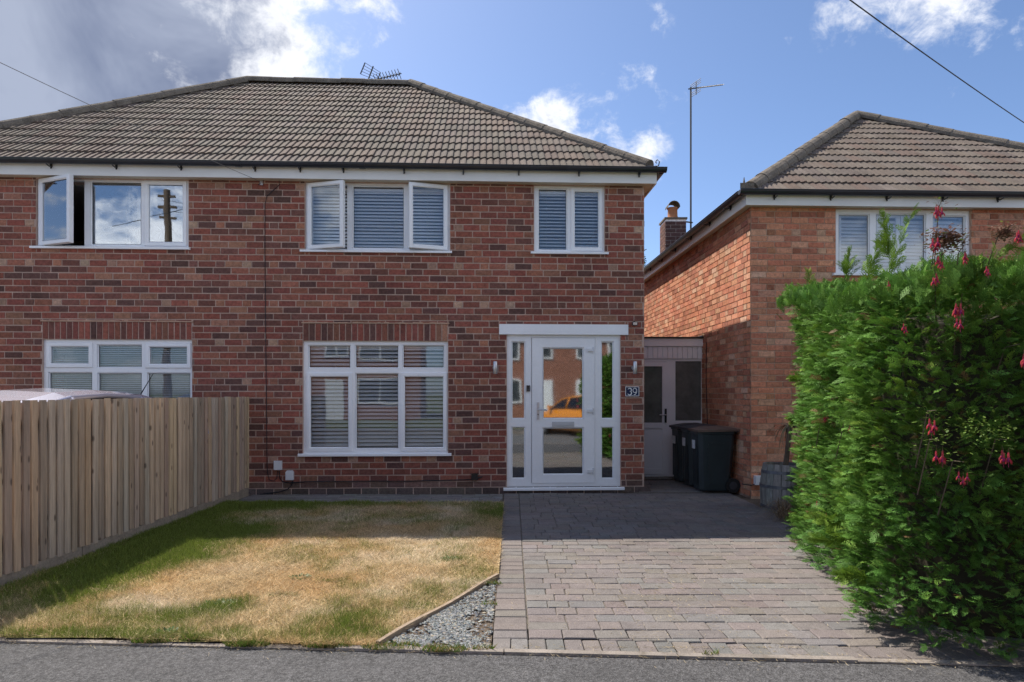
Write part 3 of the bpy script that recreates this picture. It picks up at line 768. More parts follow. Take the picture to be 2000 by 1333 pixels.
for nm in ('R1', 'R2', 'R3'): q = globals()[nm]; globals()[nm] = (q[0], q[1], q[2], EAVE_Z - .012)
RD = (RD[0], RD[1], 0.075, RD[3])
RL = rc(975, 1227, 634, 654, -.02)
holes = [R1, R2, R3, R4, R5, (RD[0], RD[1], .03, RD[3])]
FW = wall_with_holes('wall', house, (U_L, U_R, -.1, EAVE_Z + .02), holes, 0.0, .27, 'mortar')
soldier = [(R4[0], R4[1], R4[3], R4[3] + .245, 25), (R5[0], R5[1], R5[3], R5[3] + .245, 24)]
qs = brick_list(U_L, U_R, .16, EAVE_Z, holes + [(RL[0], RL[1], RL[2], RL[3])], .238, .0892, .0125, first=3, soldiers=soldier)
seenF = lambda px, py: not (px < 492 and py > 774) and py > 330
lay_bricks(FW, qs, H, seenF, lambda u_, z_: H.pix(u_, 0, z_))
# blue engineering bricks at the foot
pl = MB(); x = U_L
rs = []
while x < U_R:
    for q in sub_rect([(x, min(x + .238, U_R), .075, .16)], (RD[0] - .01, RD[1] + .01, 0, .3)):
        if q[1] - q[0] > .03: brick_box(pl, (q[0] + .005, q[1] - .005, q[2] + .005, q[3] - .005, jit((.17, .105, .085), .3)), random.uniform(.002, .006))
    for q in [(x - .119, x + .119, -.03, .075)]: brick_box(pl, (q[0] + .005, q[1] - .005, q[2] + .005, q[3] - .005, jit((.115, .088, .08), .3)), random.uniform(.002, .006))
    x += .238
tag(pl.build('plinth_brickwork', 'brick', FW), kind='stuff')
# thin ledge of mortar where each soldier course meets the wall
for a, b_, c0, c1, n_ in soldier:
    lm = MB(); x = a - .02
    while x < b_ + .02:
        w_ = random.uniform(.04, .1); h_ = random.uniform(.008, .018); lm.box(x, min(x + w_, b_ + .02), -random.uniform(.010, .020), .004, c1 - .004, c1 + h_); x += w_
    lm.build('mortar_ledge', 'mortar_pale', FW)
# end walls, back wall and rooms
MB().box(U_R - .27, U_R, .272, DEPTH, -.1, EAVE_Z + .02).build('wall', 'far_brick', house)
MB().box(U_L, U_L + .27, .272, DEPTH, -.1, EAVE_Z + .02).build('wall', 'far_brick', house)
MB().box(U_L + .272, U_R - .272, DEPTH - .27, DEPTH, -.1, EAVE_Z + .02).build('wall', 'far_brick', house)
MB().box(U_P - .12, U_P + .12, .275, 6.7, .0, EAVE_Z).build('party_wall', 'plaster', house)
MB().box(U_L + .275, U_R - .275, .275, 6.7, 2.12, 2.36).build('floor_slab', 'plaster', house)
MB().box(U_L + .275, U_R - .275, .275, 6.7, -.05, .06).build('floor_slab', 'carpet', house)
MB().box(U_L + .275, U_R - .275, .275, 6.7, EAVE_Z - .02, EAVE_Z + .012).build('ceiling_board', 'plaster', house)
for v_ in (3.6,): MB().box(U_L + .276, U_R - .276, v_, v_ + .12, .061, EAVE_Z - .03).build('inner_wall', 'plaster', house)

# quoin bricks turning the corner (seen edge-on from the drive)
qs = brick_list(0.0, 2.2, .16, EAVE_Z, [], .238, .0892, .011, first=3)
bm_ = MB()
for q in qs:
    u0, u1, z0, z1, c = q; prd = random.uniform(.003, .008)
    bm_.box(U_R - .02, U_R + prd, u0 + .004, u1, z0, z1, c)
tag(bm_.build('side_brickwork', 'brick', FW), kind='stuff')

# windows of the pair
def L_(px0, px1, py0, py1, kind='fixed', hinge='L', deg=0): return (rc(px0, px1, py0, py1), kind, hinge, deg)
win1 = make_window(house, H, R1, [L_(80, 165, 353, 480, 'open', 'L', 23), L_(176, 276, 354, 479), L_(284, 364, 355, 480, 'sash', 'R')], sill=(R1[0] - .06, R1[1] + .03, R1[2], .05), glass='glass_up')
win2 = make_window(house, H, R2, [L_(603, 678, 361, 487, 'open', 'L', 17), L_(688, 790, 363, 486), L_(800, 873, 364, 488, 'open', 'R', 14)], sill=(R2[0] - .06, R2[1] + .03, R2[2], .05), glass='glass')
win3 = make_window(house, H, R3, [L_(1051, 1108, 368, 489), L_(1116, 1175, 369, 490, 'sash', 'R')], sill=(R3[0] - .05, R3[1] + .05, R3[2], .05), glass='glass')
win4 = make_window(house, H, R4, [L_(93, 180, 671, 717, 'sash', 'L'), L_(189, 277, 673, 719), L_(286, 372, 672, 718, 'sash', 'L'), L_(94, 180, 727, 880), L_(190, 277, 728, 880), L_(287, 372, 728, 880)], sill=(R4[0] - .06, R4[1] + .03, R4[2], .05), glass='glass')
win5 = make_window(house, H, R5, [L_(602, 685, 674, 720), L_(693, 779, 674, 720), L_(786, 868, 674, 720), L_(600, 687, 730, 880, 'sash', 'L'), L_(694, 779, 729, 878), L_(784, 872, 730, 880, 'sash', 'R')], sill=(R5[0] - .06, R5[1] + .05, R5[2], .05), glass='glass')

# front door with side lights
V = .03
LR_ = [rc(999, 1026, 667, 819), rc(999, 1026, 834, 936), rc(1174, 1199, 667, 819), rc(1174, 1199, 834, 936)]
DL = rc(1038, 1162, 660, 944)
rs = [RD]
for h in LR_ + [DL]: rs = sub_rect(rs, h)
b = MB()
for x0, x1, z0, z1 in rs: b.box(x0, x1, V, V + .07, z0, z1)
door = b.build('front_door', 'upvc', house)
door['label'] = 'white front door with glazed side lights'
for h in LR_:
    bevelled_ring(MB(), h, .016, V + .010, V + .06).build('bead', 'upvc', door)
    MB().box(h[0] + .01, h[1] - .01, V + .030, V + .036, h[2] + .01, h[3] - .01).build('pane', 'glass_door', door)
DL = (DL[0] + .006, DL[1] - .004, DL[2] + .004, DL[3] - .006)
G1 = rc(1059, 1140, 679, 819); G2 = rc(1059, 1140, 835, 928)
rs = [DL]
for h in (G1, G2): rs = sub_rect(rs, h)
b = MB()
for x0, x1, z0, z1 in rs: b.box(x0, x1, V - .012, V + .055, z0, z1)
b.build('door_leaf', 'upvc', door)
for h in (G1, G2):
    bevelled_ring(MB(), h, .018, V - .006, V + .05).build('bead', 'upvc', door)
    rect_ring(MB(), (h[0] + .017, h[1] - .017, h[2] + .017, h[3] - .017), .005, V + .0105, V + .0155).build('gasket', 'black', door)
    MB().box(h[0] + .01, h[1] - .01, V + .016, V + .022, h[2] + .01, h[3] - .01).build('pane', 'glass_door', door)
for py in (684, 803, 921):
    u_, z_ = H.at(1152, py); b = MB()
    b.box(u_ - .035, u_ + .045, V - .034, V - .013, z_ - .02, z_ + .02); b.tube([(u_ + .05, V - .02, z_ - .045), (u_ + .05, V - .02, z_ + .045)], .010, 8); b.build('hinge', 'white_box', door)
u_, z_ = H.at(1051, 803); b = MB()
b.box(u_ - .017, u_ + .017, V - .026, V - .0122, z_ - .12, z_ + .12); b.tube([(u_, V - .026, z_ + .02), (u_, V - .065, z_ + .02), (u_ + .02, V - .07, z_ + .018), (u_ + .125, V - .07, z_ + .012)], .009, 8); b.build('handle', 'steel', door)
b = MB(); b.tube([(u_, V - .034, z_ - .05), (u_, V - .026, z_ - .05)], .010, 10); b.build('lock_cylinder', 'iron', door)
q = rc(1078, 1121, 824, 834); b = MB(); b.box(q[0], q[1], V - .020, V - .0122, q[2], q[3]); b.build('letterbox', 'satin', door)
b = MB(); b.box(q[0] + .022, q[1] - .022, V - .026, V - .0202, q[2] + .017, q[3] - .017); b.build('letterbox_flap', 'satin', door)
MB().prism([(-.045, .028), (-.045, .058), (-.03, .066), (V + .09, .0745), (V + .09, .028)], RD[0] - .05, RD[1] + .05, 'x').build('threshold', 'upvc', door)
MB().box(RL[0], RL[1], -.028, .05, RL[2], RL[3] - .001).build('lintel', 'upvc', house)
MB().box(RD[0] - .02, RD[1] + .02, -.012, .0, RD[3] - .02, RL[2] - .001).build('cover_trim', 'upvc', house) if RL[2] - RD[3] > -.015 else None

# eaves: fascia, soffit, gutter
OV = .13; FU0, FU1 = U_L - .14, U_R + .14; FZ1 = EAVE_Z + .145
MB().box(FU0, FU1, -OV - .018, -OV, EAVE_Z - .012, FZ1).build('fascia', 'fascia', house)
MB().box(FU0, FU1, -OV + .001, -.001, EAVE_Z, EAVE_Z + .010).build('soffit', 'soffit', house)
MB().box(FU1 - .018, FU1, -OV + .0015, DEPTH + OV, EAVE_Z - .012, FZ1).build('fascia', 'fascia', house)
MB().box(U_R + .001, FU1 - .019, .0, DEPTH + .25, EAVE_Z, EAVE_Z + .010).build('soffit', 'soffit', house)
MB().box(FU0, FU0 + .018, -OV + .001, DEPTH + OV, EAVE_Z - .012, FZ1).build('fascia', 'fascia', house)
GZ = FZ1 + .03
gutter_run(house, (FU0 - .06, -OV - .082, GZ), (FU1 + .115, -OV - .082, GZ))
gutter_run(house, (FU1 + .062, -OV - .02, GZ), (FU1 + .062, DEPTH, GZ))
br = MB().box(-.010, .010, -.002, .02, -.05, .06); br.tube([(0, .0, -.045), (0, -.03, -.06), (0, -.09, -.05)], .008, 6); br.tube([(0, .0, -.075), (0, .012, -.055)], .010, 6); brm = br.mesh('gutter_bracket', 'black')
for px in (-10, 103, 230, 356, 500, 588, 672, 790, 905, 1013, 1130, 1247):
    put('gutter_bracket', brm, house, (H.at(px, 330, -OV)[0], -OV - .040, GZ - .03))
for px in (470, 710): u_ = H.at(px, 325, -OV)[0]; gutter_run(house, (u_ - .04, -OV - .082, GZ - .001), (u_ + .04, -OV - .082, GZ - .001), .064, 'gutter_union')

# roof
PITCH_R = math.atan2(2.89, 3.83); E0 = -OV - .03; EZ = FZ1 + .036
run = 3.83; RIDGE_Z = EZ + run * math.tan(PITCH_R)
cL, cR = FU0 - .01, FU1 + .01
rb = MB(); A_, B_, C_, D_ = (cL, E0, EZ), (cR, E0, EZ), (cR, E0 + 2 * run, EZ), (cL, E0 + 2 * run, EZ); P_, Q_ = (cL + run, E0 + run, RIDGE_Z), (cR - run, E0 + run, RIDGE_Z)
rb.add([A_, B_, C_, D_, P_, Q_], [(0, 1, 5, 4), (2, 3, 4, 5)], (.06, .055, .05)); rb.add([B_, C_, Q_, D_, A_, P_], [(0, 1, 2), (3, 4, 5)], TILES[0]); rb.add([(x, y, EZ - .004) for x, y, z in (A_, B_, C_, D_)], [(3, 2, 1, 0)])
roof = rb.build('roof', 'tile', house)
sl = run / math.cos(PITCH_R)
lay_tiles(roof, A_, (1, 0, 0), (0, math.cos(PITCH_R), math.sin(PITCH_R)), (0, -math.sin(PITCH_R), math.cos(PITCH_R)), cR - cL, sl, math.cos(PITCH_R), math.cos(PITCH_R), H, lambda px, py: True, 300, pal=TILES)
up_ = Vector((0, 0, 1))
cap_run(roof, Vector(P_) + up_ * .02, Vector(Q_) + up_ * .02, .105, .44)
cap_run(roof, Vector(B_) + Vector((-.10, .10, .055)), Vector(Q_) + up_ * .03, .105, .42, 'hip_tile')
cap_run(roof, Vector(A_) + Vector((.10, .10, .055)), Vector(P_) + up_ * .03, .105, .42, 'hip_tile')
hk = MB(); c0 = Vector(B_) + Vector((-.02, .02, .05)); hk.tube([c0 + Vector((-.25, .25, .02)), c0, c0 + Vector((.03, -.03, .0)), c0 + Vector((.04, -.04, .05)), c0 + Vector((.015, -.015, .085)), c0 + Vector((-.005, .005, .06)), c0 + Vector((.008, -.008, .04))], .008, 6); hk.build('hip_iron', 'iron', roof)

# ------------------------------------------------------------------ things behind the glass
def blind_for(r, px0, px1, lab, pitch, sw, tilt, v=.115, z0=None, **k):
    u0 = H.at(px0, 600, v)[0]; u1 = H.at(px1, 600, v)[0]
    make_blind(H, u0, u1, (z0 if z0 is not None else r[2] + .03), r[3] - .05, v, pitch, sw, tilt, lab, **k)
blind_for(R5, 598, 870, 'white slatted blind in the ground floor window nearest the front door', .0535, .050, 44, cords=4)
blind_for(R2, 606, 872, 'white slatted blind in the upstairs window with two open sashes', .0465, .046, 50, cords=4)
blind_for(R3, 1049, 1175, 'white slatted blind in the small upstairs window above the front door', .0475, .046, 42, cords=3)
blind_for(R4, 92, 372, 'fine white slatted blind in the ground floor window above the fence', .026, .025, 34, cords=3, z0=R4[2] + .45)
cu = MB()
for (a0, a1) in ((0, .16), (.52, .60)):
    n_ = 14; wd = R1[1] - R1[0]; vs = []
    for i in range(n_ + 1):
        x = R1[0] + wd * (a0 + (a1 - a0) * i / n_) + .02; vs += [(x, .22 + .025 * math.sin(i * 1.7), 2.62), (x, .22 + .025 * math.sin(i * 1.7 + .4), EAVE_Z - .05)]
    cu.add(vs, [(2 * i, 2 * i + 2, 2 * i + 3, 2 * i + 1) for i in range(n_)])
cu.v = [(a - R1[0], b_ - .2, c_ - 2.62) for a, b_, c_ in cu.v]
c = cu.build('curtains', 'curtain'); X, Y = H.world(R1[0], .2); c.location = (X, Y, 2.62); c.rotation_euler = (0, 0, H.a)
tag(c, 'dark curtains behind the upstairs window with the wide open sash', 'curtains')

# ------------------------------------------------------------------ fittings on the front wall
def on_wall(name, px, py, v=0.0):
    u_, z_ = H.at(px, py, v); X, Y = H.world(u_, v); return empty(name, (X, Y, z_), H.a)
for px, lab in ((967, 'brushed steel cylinder wall light between the big window and the front door'), (1238, 'brushed steel cylinder wall light above the house number')):
    t = on_wall('wall_light', px, 719, -.008); tag(t, lab, 'wall light', 'steel wall lights beside the front door')
    MB().lathe([(.0, -.088), (.026, -.088), (.030, -.083), (.030, .083), (.026, .088), (.0, .088)], 16, 0, -.075).build('lamp_tube', 'steel', t, True)
    b = MB(); b.tube([(0, -.05, 0), (0, -.012, 0)], .014, 10); b.build('bracket', 'steel', t)
    b = MB(); b.tube([(0, -.012, 0), (0, .002, 0)], .034, 16); b.build('back_plate', 'steel', t)
t = on_wall('house_number_plate', 1234.5, 765, -.008); tag(t, 'navy plate with a white border and the number 39', 'number plate')
MB().box(-.096, .096, -.012, .0, -.066, .066).build('plate', 'navy', t)
rect_ring(MB(), (-.098, .098, -.068, .068), .008, -.0150, -.0122).build('border', 'white_paint', t)
def digit(pts, ox):
    b = MB(); vs = []
    for i, (x, z, w_) in enumerate(pts):
        p0 = pts[max(i - 1, 0)]; p1 = pts[min(i + 1, len(pts) - 1)]; d = Vector((p1[0] - p0[0], p1[1] - p0[1])); d.normalize(); nx, nz = -d.y * w_ / 2, d.x * w_ / 2
        vs += [(ox + x + nx, -.0146, z + nz), (ox + x - nx, -.0146, z - nz), (ox + x + nx, -.0121, z + nz), (ox + x - nx, -.0121, z - nz)]
    fs = []
    for i in range(len(pts) - 1): o = 4 * i; fs += [(o, o + 1, o + 5, o + 4), (o + 2, o, o + 4, o + 6), (o + 1, o + 3, o + 7, o + 5)]
    return b.add(vs, fs)
def arc(cx, cz, rx, rz, a0, a1, n_, w0, w1, wm): return [(cx + rx * math.cos(R(a0 + (a1 - a0) * i / n_)), cz + rz * math.sin(R(a0 + (a1 - a0) * i / n_)), w0 + (wm - w0) * math.sin(math.pi * i / n_) + (w1 - w0) * i / n_) for i in range(n_ + 1)]
digit(arc(0, .022, .024, .023, 165, -80, 12, .007, .006, .014) + arc(-.002, -.023, .027, .027, 85, -160, 14, .006, .008, .015), -.036).build('digit', 'white_paint', t)
digit(arc(0, .015, .026, .031, 0, 360, 20, .011, .011, .008) + [], .036).build('digit', 'white_paint', t)
digit([(.026, .015, .012), (.026, .0, .012), (.020, -.022, .011), (.006, -.040, .009), (-.016, -.049, .006)], .036).build('digit', 'white_paint', t)
t = on_wall('security_light', 1238, 632, -.008); tag(t, 'small black security light at the corner of the brick wall', 'security light')
b = MB().box(-.035, .035, -.075, -.03, -.035, .012); b.build('lamp_head', 'black', t); MB().box(-.028, .028, -.079, -.0752, -.030, .006).build('lens', 'lamp', t); b = MB(); b.tube([(0, .0, .02), (0, -.03, .018), (0, -.05, .0)], .011, 8); b.build('bracket', 'black', t)
t = on_wall('doorbell', 1031.5, 759, V); tag(t, 'black video doorbell on the white door frame', 'doorbell')
MB().box(-.024, .024, -.024, -.001, -.042, .042).build('case', 'black', t); b = MB(); b.tube([(0, -.027, -.02), (0, -.0242, -.02)], .012, 14); b.build('button', 'iron', t)
t = on_wall('phone_box', 544, 909, -.008); tag(t, 'square white telephone box high on the wall beside the fence', 'junction box', 'white boxes low on the wall')
MB().box(-.052, .052, -.045, .0, -.062, .062).build('case', 'white_box', t); MB().box(-.048, .048, -.050, -.0452, -.057, .057).build('lid', 'white_box', t)
t = on_wall('cable_box', 567, 928, -.008); tag(t, 'white cable box with rounded top below the square telephone box', 'junction box', 'white boxes low on the wall')
b = MB().prism([(-.052, -.066), (.052, -.066), (.052, .04), (.035, .064), (-.035, .064), (-.052, .04)], -.05, .0, 'y'); b.build('case', 'white_box', t); MB().box(-.044, .044, -.055, -.0502, -.056, .036).build('lid', 'white_box', t)
t = on_wall('outdoor_tap_box', 927, 931, -.008); tag(t, 'small black box on the wall left of the front door step', 'junction box')
MB().box(-.045, .045, -.05, .0, -.045, .045).build('case', 'black', t); b = MB(); b.tube([(.045, -.02, -.02), (.08, -.02, -.01), (.11, -.012, .005)], .008, 6); b.build('outlet', 'black', t)
def wall_cable(name, pts, r, label, mat='wire'):
    P = []
    for px, py in pts: u_, z_ = H.at(px, py); P.append((u_, -.012, z_))
    b = MB(); b.tube(P, r, 6); c = b.build(name, mat, None, True); c.location = (0, 8.98, 0); c.rotation_euler = (0, 0, H.a)
    return tag(c, label, 'cable')
wall_cable('wall_cable', [(505, 362), (515, 353), (535, 350), (546, 353), (546, 362), (535, 372), (522, 384), (518, 400), (518, 500), (519, 600), (520, 700), (521, 800), (522, 900), (523, 925), (527, 938), (535, 940), (541, 934), (543, 920)], .0045, 'thin black cable running down the brick wall from the eaves')
wall_cable('wall_cable', [(546, 920), (547, 934), (552, 941), (566, 943), (600, 941), (700, 940), (800, 940), (880, 938), (920, 937)], .007, 'black cable running along the foot of the wall under the big window')
wall_cable('wall_cable', [(573, 938), (570, 948), (562, 956), (545, 961), (520, 964), (498, 968)], .007, 'black cable looping from the cable box to the ground beside the fence')
t = on_wall('cable_hook', 511, 358, -.008); tag(t, 'small steel hook under the eaves that holds the telephone wire', 'cable hook'); b = MB(); b.box(-.02, .02, -.012, .0, -.03, .03); b.tube([(0, -.01, .01), (0, -.06, .005), (.0, -.07, -.02), (0, -.05, -.03)], .006, 6); b.build('bracket', 'steel', t)

# television aerial standing behind the ridge
rz = RIDGE_Z
t = empty('television_aerial', H.world(-2.95, E0 + run + .25) + (rz - .15,), 0); tag(t, 'television aerial with a grid reflector poking above the ridge of the main roof', 'aerial')
u0 = t.location.copy()
def P3(px, py, Y): return Vector(((px - 1000) / F_PX * Y, Y, CAM_H + (HORIZON - py) * Y / F_PX)) - u0
Yq = u0.y; b = MB(); b.tube([(0, 0, -.5), P3(718.5, 158, Yq), P3(729, 130, Yq)], .014, 6); b.build('mast', 'iron', t)
gp = MB(); a0, a1, a2, a3 = P3(704, 145, Yq - .1), P3(713, 123, Yq - .1), P3(743, 142, Yq + .15), P3(737, 158, Yq + .15)
gp.tube([a0, a1], .012, 6); gp.tube([a3, a2], .010, 6)
for k in range(5): f = k / 4; gp.tube([a0.lerp(a1, f), a3.lerp(a2, f)], .0045, 5)
gp.build('reflector', 'iron', t)
bo = MB(); s0, s1 = P3(730, 157, Yq + .1), P3(784, 144, Yq + .3); bo.tube([s0, s1], .010, 6); bo.build('boom', 'iron', t)
el = MB()
for k in range(9):
    c = s0.lerp(s1, (k + .5) / 9.2); el.tube([c + Vector((-.02, -.10, .055)), c + Vector((.02, .10, -.055))], .007, 5); el.tube([c + Vector((-.012, -.02, -.05)), c + Vector((.012, .02, .05))], .007, 5)
el.build('directors', 'iron', t)

# ------------------------------------------------------------------ the house next door
N = Frame(3.19, 8.6, 2.0)
nh = empty('neighbouring_house', (3.19, 8.6, 0), N.a)
tag(nh, 'orange brick house next door with shuttered window and hipped tile roof', 'house')
NZ = 3.87; NW = 6.75; ND = 9.0; NOV = .12; NSO = .10
ORANGE = [((.43, .20, .135), 5), ((.39, .172, .118), 4), ((.46, .24, .165), 4), ((.48, .28, .20), 2), ((.33, .15, .108), 2), ((.49, .34, .26), 1)]
ORH = [((.40, .27, .20), 3), ((.33, .17, .11), 4), ((.27, .12, .08), 2)]
def rn(px0, px1, py0, py1, v=.03):
    return (N.at(px0, 480, v)[0], N.at(px1, 480, v)[0], N.at((px0 + px1) / 2, py1, v)[1], N.at((px0 + px1) / 2, py0, v)[1])
RW = rn(1630, 1893, 410, 536); RW = (RW[0], RW[1], RW[2], NZ - .012)
RG = (RW[0], RW[1], .75, 1.95)
NF = wall_with_holes('wall', nh, (0, NW, -.1, NZ + .02), [RW, RG], .0, .27, 'mortar_pale')
_REDS, _HEAD = REDS[:], HEAD[:]
REDS[:] = ORANGE; HEAD[:] = ORH
qs = brick_list(0, NW, .0, NZ, [RW, RG], .225, .0812, .010, first=1, flemish=3)
lay_bricks(NF, qs, N, lambda px, py: 1466 < px and (px < 1540 or py < 545), lambda u_, z_: N.pix(u_, 0, z_), 160)
NS = MB().box(-ND, -.001, .0, .27, -.1, NZ + .02).build('wall', 'mortar_pale', nh); NS.rotation_euler = (0, 0, R(-90))
qs = brick_list(-ND, 0, .0, NZ, [], .225, .0812, .010, first=1, flemish=3)
lay_bricks(NS, qs, N, lambda px, py: 1262 < px < 1468 and not (px < 1440 and py > 820), lambda u_, z_: N.pix(0, -u_, z_), 140)
REDS[:] = _REDS; HEAD[:] = _HEAD
MB().box(NW - .27, NW, .272, ND, -.1, NZ + .02).build('wall', 'far_brick', nh)
MB().box(.272, NW - .272, ND - .27, ND, -.1, NZ + .02).build('wall', 'far_brick', nh)
MB().box(.275, NW - .275, .275, ND - .3, NZ - .02, NZ + .012).build('ceiling_board', 'plaster', nh)
MB().box(.275, NW - .275, .275, ND - .3, 1.98, 2.2).build('floor_slab', 'plaster', nh)
MB().box(.275, NW - .275, 3.2, 3.3, .0, NZ - .03).build('inner_wall', 'plaster', nh)
def Ln(px0, px1, py0, py1, kind='fixed', hinge='L', deg=0): return (rn(px0, px1, py0, py1), kind, hinge, deg)
make_window(nh, N, RW, [Ln(1638, 1699, 418, 528), Ln(1711, 1809, 417, 528), Ln(1822, 1886, 421, 530)], sill=(RW[0] - .05, RW[1] + .05, RW[2], .05), glass='glass')
make_window(nh, N, RG, [((RG[0] + .05, (RG[0] + RG[1]) / 2 - .03, RG[2] + .05, RG[3] - .05), 'fixed', 'L', 0), (((RG[0] + RG[1]) / 2 + .03, RG[1] - .05, RG[2] + .05, RG[3] - .05), 'fixed', 'L', 0)], sill=(RG[0] - .05, RG[1] + .05, RG[2], .05))
# white shutters behind the upstairs glass
uu = [N.at(px, 480, .15)[0] for px in (1634, 1704, 1705, 1757, 1758, 1812, 1816, 1889)]
SHUT = ['white louvred shutter panel in the neighbouring window, beside the brick corner', 'white louvred shutter panel in the neighbouring window, second from the brick corner', 'white louvred shutter panel in the neighbouring window, third from the brick corner', 'white louvred shutter panel in the neighbouring window, above the fuchsia']
for i in range(4):
    a, b_ = uu[2 * i], uu[2 * i + 1]; X, Y = N.world((a + b_) / 2, .15)
    t = empty('shutter_panel', (X, Y, RW[2] + .02), N.a); tag(t, SHUT[i], 'shutter', 'louvred shutters next door')
    w_ = (b_ - a) / 2 - .002; h_ = RW[3] - RW[2] - .04
    rect_ring(MB(), (-w_, w_, 0, h_), .055, -.014, .014).build('frame', 'blind', t)
    lv = MB().add([(-w_ + .056, -.018, -.022), (w_ - .056, -.018, -.022), (w_ - .056, .018, .024), (-w_ + .056, .018, .024), (-w_ + .056, -.013, -.026), (w_ - .056, -.013, -.026), (w_ - .056, .023, .020), (-w_ + .056, .023, .020)], [(0, 1, 2, 3), (7, 6, 5, 4), (0, 4, 5, 1), (2, 6, 7, 3)]).mesh('louvre', 'blind')
    z = .09
    while z < h_ - .07: put('louvre', lv, t, (0, 0, z)); z += .048
# eaves and roof next door
NFZ = NZ + .135; nL, nR = -NSO, NW + NSO
MB().box(nL, nR, -NOV - .018, -NOV, NZ - .012, NFZ).build('fascia', 'fascia', nh)
MB().box(nL, nR, -NOV + .001, -.001, NZ, NZ + .01).build('soffit', 'soffit', nh)
MB().box(nL - .018, nL - .0005, -NOV - .017, ND + .2, NZ - .012, NFZ).build('fascia', 'fascia', nh)
MB().box(nL, -.001, .0, ND, NZ, NZ + .01).build('soffit', 'soffit', nh)
NGZ = NFZ + .026
gutter_run(nh, (nL - .135, -NOV - .082, NGZ), (nR, -NOV - .082, NGZ)); gutter_run(nh, (nL - .080, ND, NGZ), (nL - .080, -NOV - .03, NGZ))
for px in (1510, 1620, 1729, 1838, 1945): put('gutter_bracket', brm, nh, (N.at(px, 385, -NOV)[0], -NOV - .040, NGZ - .03))
for v_ in (.35, 1.2, 2.1, 3.0, 3.9, 4.8): o = put('gutter_bracket', brm, nh, (nL - .05, v_, NGZ - .03)); o.rotation_euler = (0, 0, R(-90))
nrun = (nR - nL) / 2 + .02; NP = math.atan2(2.56, 3.583); NE = -NOV - .03; NEZ = NFZ + .032; NRZ = NEZ + nrun * math.tan(NP)
a_, b_, c_, d_ = (nL - .02, NE, NEZ), (nR + .02, NE, NEZ), (nR + .02, NE + ND + .6, NEZ), (nL - .02, NE + ND + .6, NEZ); p_, q_ = (nL - .02 + nrun, NE + nrun, NRZ), (nL - .02 + nrun, NE + ND + .6 - nrun, NRZ)
rb = MB().add([a_, b_, p_], [(0, 1, 2)], (.06, .055, .05)); rb.add([b_, c_, q_, p_], [(0, 1, 2, 3)], TILES[0]); rb.add([c_, d_, q_], [(0, 1, 2)], TILES[0]); rb.add([d_, a_, p_, q_], [(0, 1, 2, 3)], TILES[1]); rb.add([(x, y, NEZ - .004) for x, y, z in (a_, b_, c_, d_)], [(3, 2, 1, 0)])
nroof = rb.build('roof', 'tile', nh)
lay_tiles(nroof, a_, (1, 0, 0), (0, math.cos(NP), math.sin(NP)), (0, -math.sin(NP), math.cos(NP)), 2 * nrun, nrun / math.cos(NP), math.cos(NP), math.cos(NP), N, lambda px, py: True, 300, pal=TILES)
cap_run(nroof, Vector(a_) + Vector((.08, .08, .045)), Vector(p_) + up_ * .03, .11, .42, 'hip_tile')
cap_run(nroof, Vector(b_) + Vector((-.08, .08, .045)), Vector(p_) + up_ * .03, .11, .42, 'hip_tile')
cap_run(nroof, Vector(p_) + up_ * .02, Vector(q_) + up_ * .02, .11, .44)
hk = MB(); c0 = Vector(a_) + Vector((.0, .0, .05)); hk.prism([(c0.x - .09, c0.y - .02), (c0.x + .10, c0.y - .02), (c0.x + .02, c0.y + .12)], c0.z - .03, c0.z + .05); hk.tube([c0 + Vector((-.03, 0, .03)), c0 + Vector((-.03, 0, .13))], [.02, .004], 6); hk.build('hip_end', 'ridge', nroof)

# chimney on the house next door
ch = empty('chimney', (0, 0, 0)); ch.name = 'chimney'
inv = Matrix.Translation((3.19, 8.6, 0)) @ Matrix.Rotation(N.a, 4, 'Z')
ch.parent = nroof; ch.matrix_basis = inv.inverted() @ Matrix.Translation((3.22, 13.5, 0))
cbm = MB(); cbm.box(.006, .434, .006, .494, 3.9, 5.03)
r = 0; z = 3.95
while z < 4.96:
    k = r % 2; segs = [(0, .218), (.218, .436)] if not k else [(0, .11), (.11, .327), (.327, .436)]
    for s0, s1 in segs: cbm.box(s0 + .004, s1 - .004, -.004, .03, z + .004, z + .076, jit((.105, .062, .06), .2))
    segs = [(0.032, .25), (.25, .5)] if k else [(0.032, .13), (.13, .37), (.37, .5)]
    for s0, s1 in segs: cbm.box(-.004, .02, s0 + .004, s1 - .004, z + .004, z + .076, jit((.16, .085, .07), .2))  # sunlit left face: its light is put into a paler brick colour
    z += .08; r += 1
chb = cbm.build('chimney_stack', 'brick', ch)
MB().prism([(-.02, -.02), (.456, -.02), (.456, .52), (-.02, .52)], 5.032, 5.07).build('chimney_cap', 'ridge', ch)
MB().lathe([(.15, 5.06), (.125, 5.10), (.105, 5.16), (.10, 5.30), (.118, 5.31), (.118, 5.335), (.09, 5.335), (.085, 5.2)], 18, .21, .25).build('chimney_pot', 'terracotta', ch, True)
b = MB(); vs = []
for yq in (.10, .40):
    for k in range(9): th = math.pi * k / 8; vs.append((.21 + .125 * math.cos(th), yq, 5.335 + .12 * math.sin(th)))
vs += [(x_, y_, z_ - .014) for x_, y_, z_ in vs]
b.add(vs, [(k, k + 1, 9 + k + 1, 9 + k) for k in range(8)] + [(18 + k + 1, 18 + k, 27 + k, 27 + k + 1) for k in range(8)] + [(k + 1, k, 18 + k, 18 + k + 1) for k in range(8)]); b.build('chimney_cowl', 'ridge', ch)
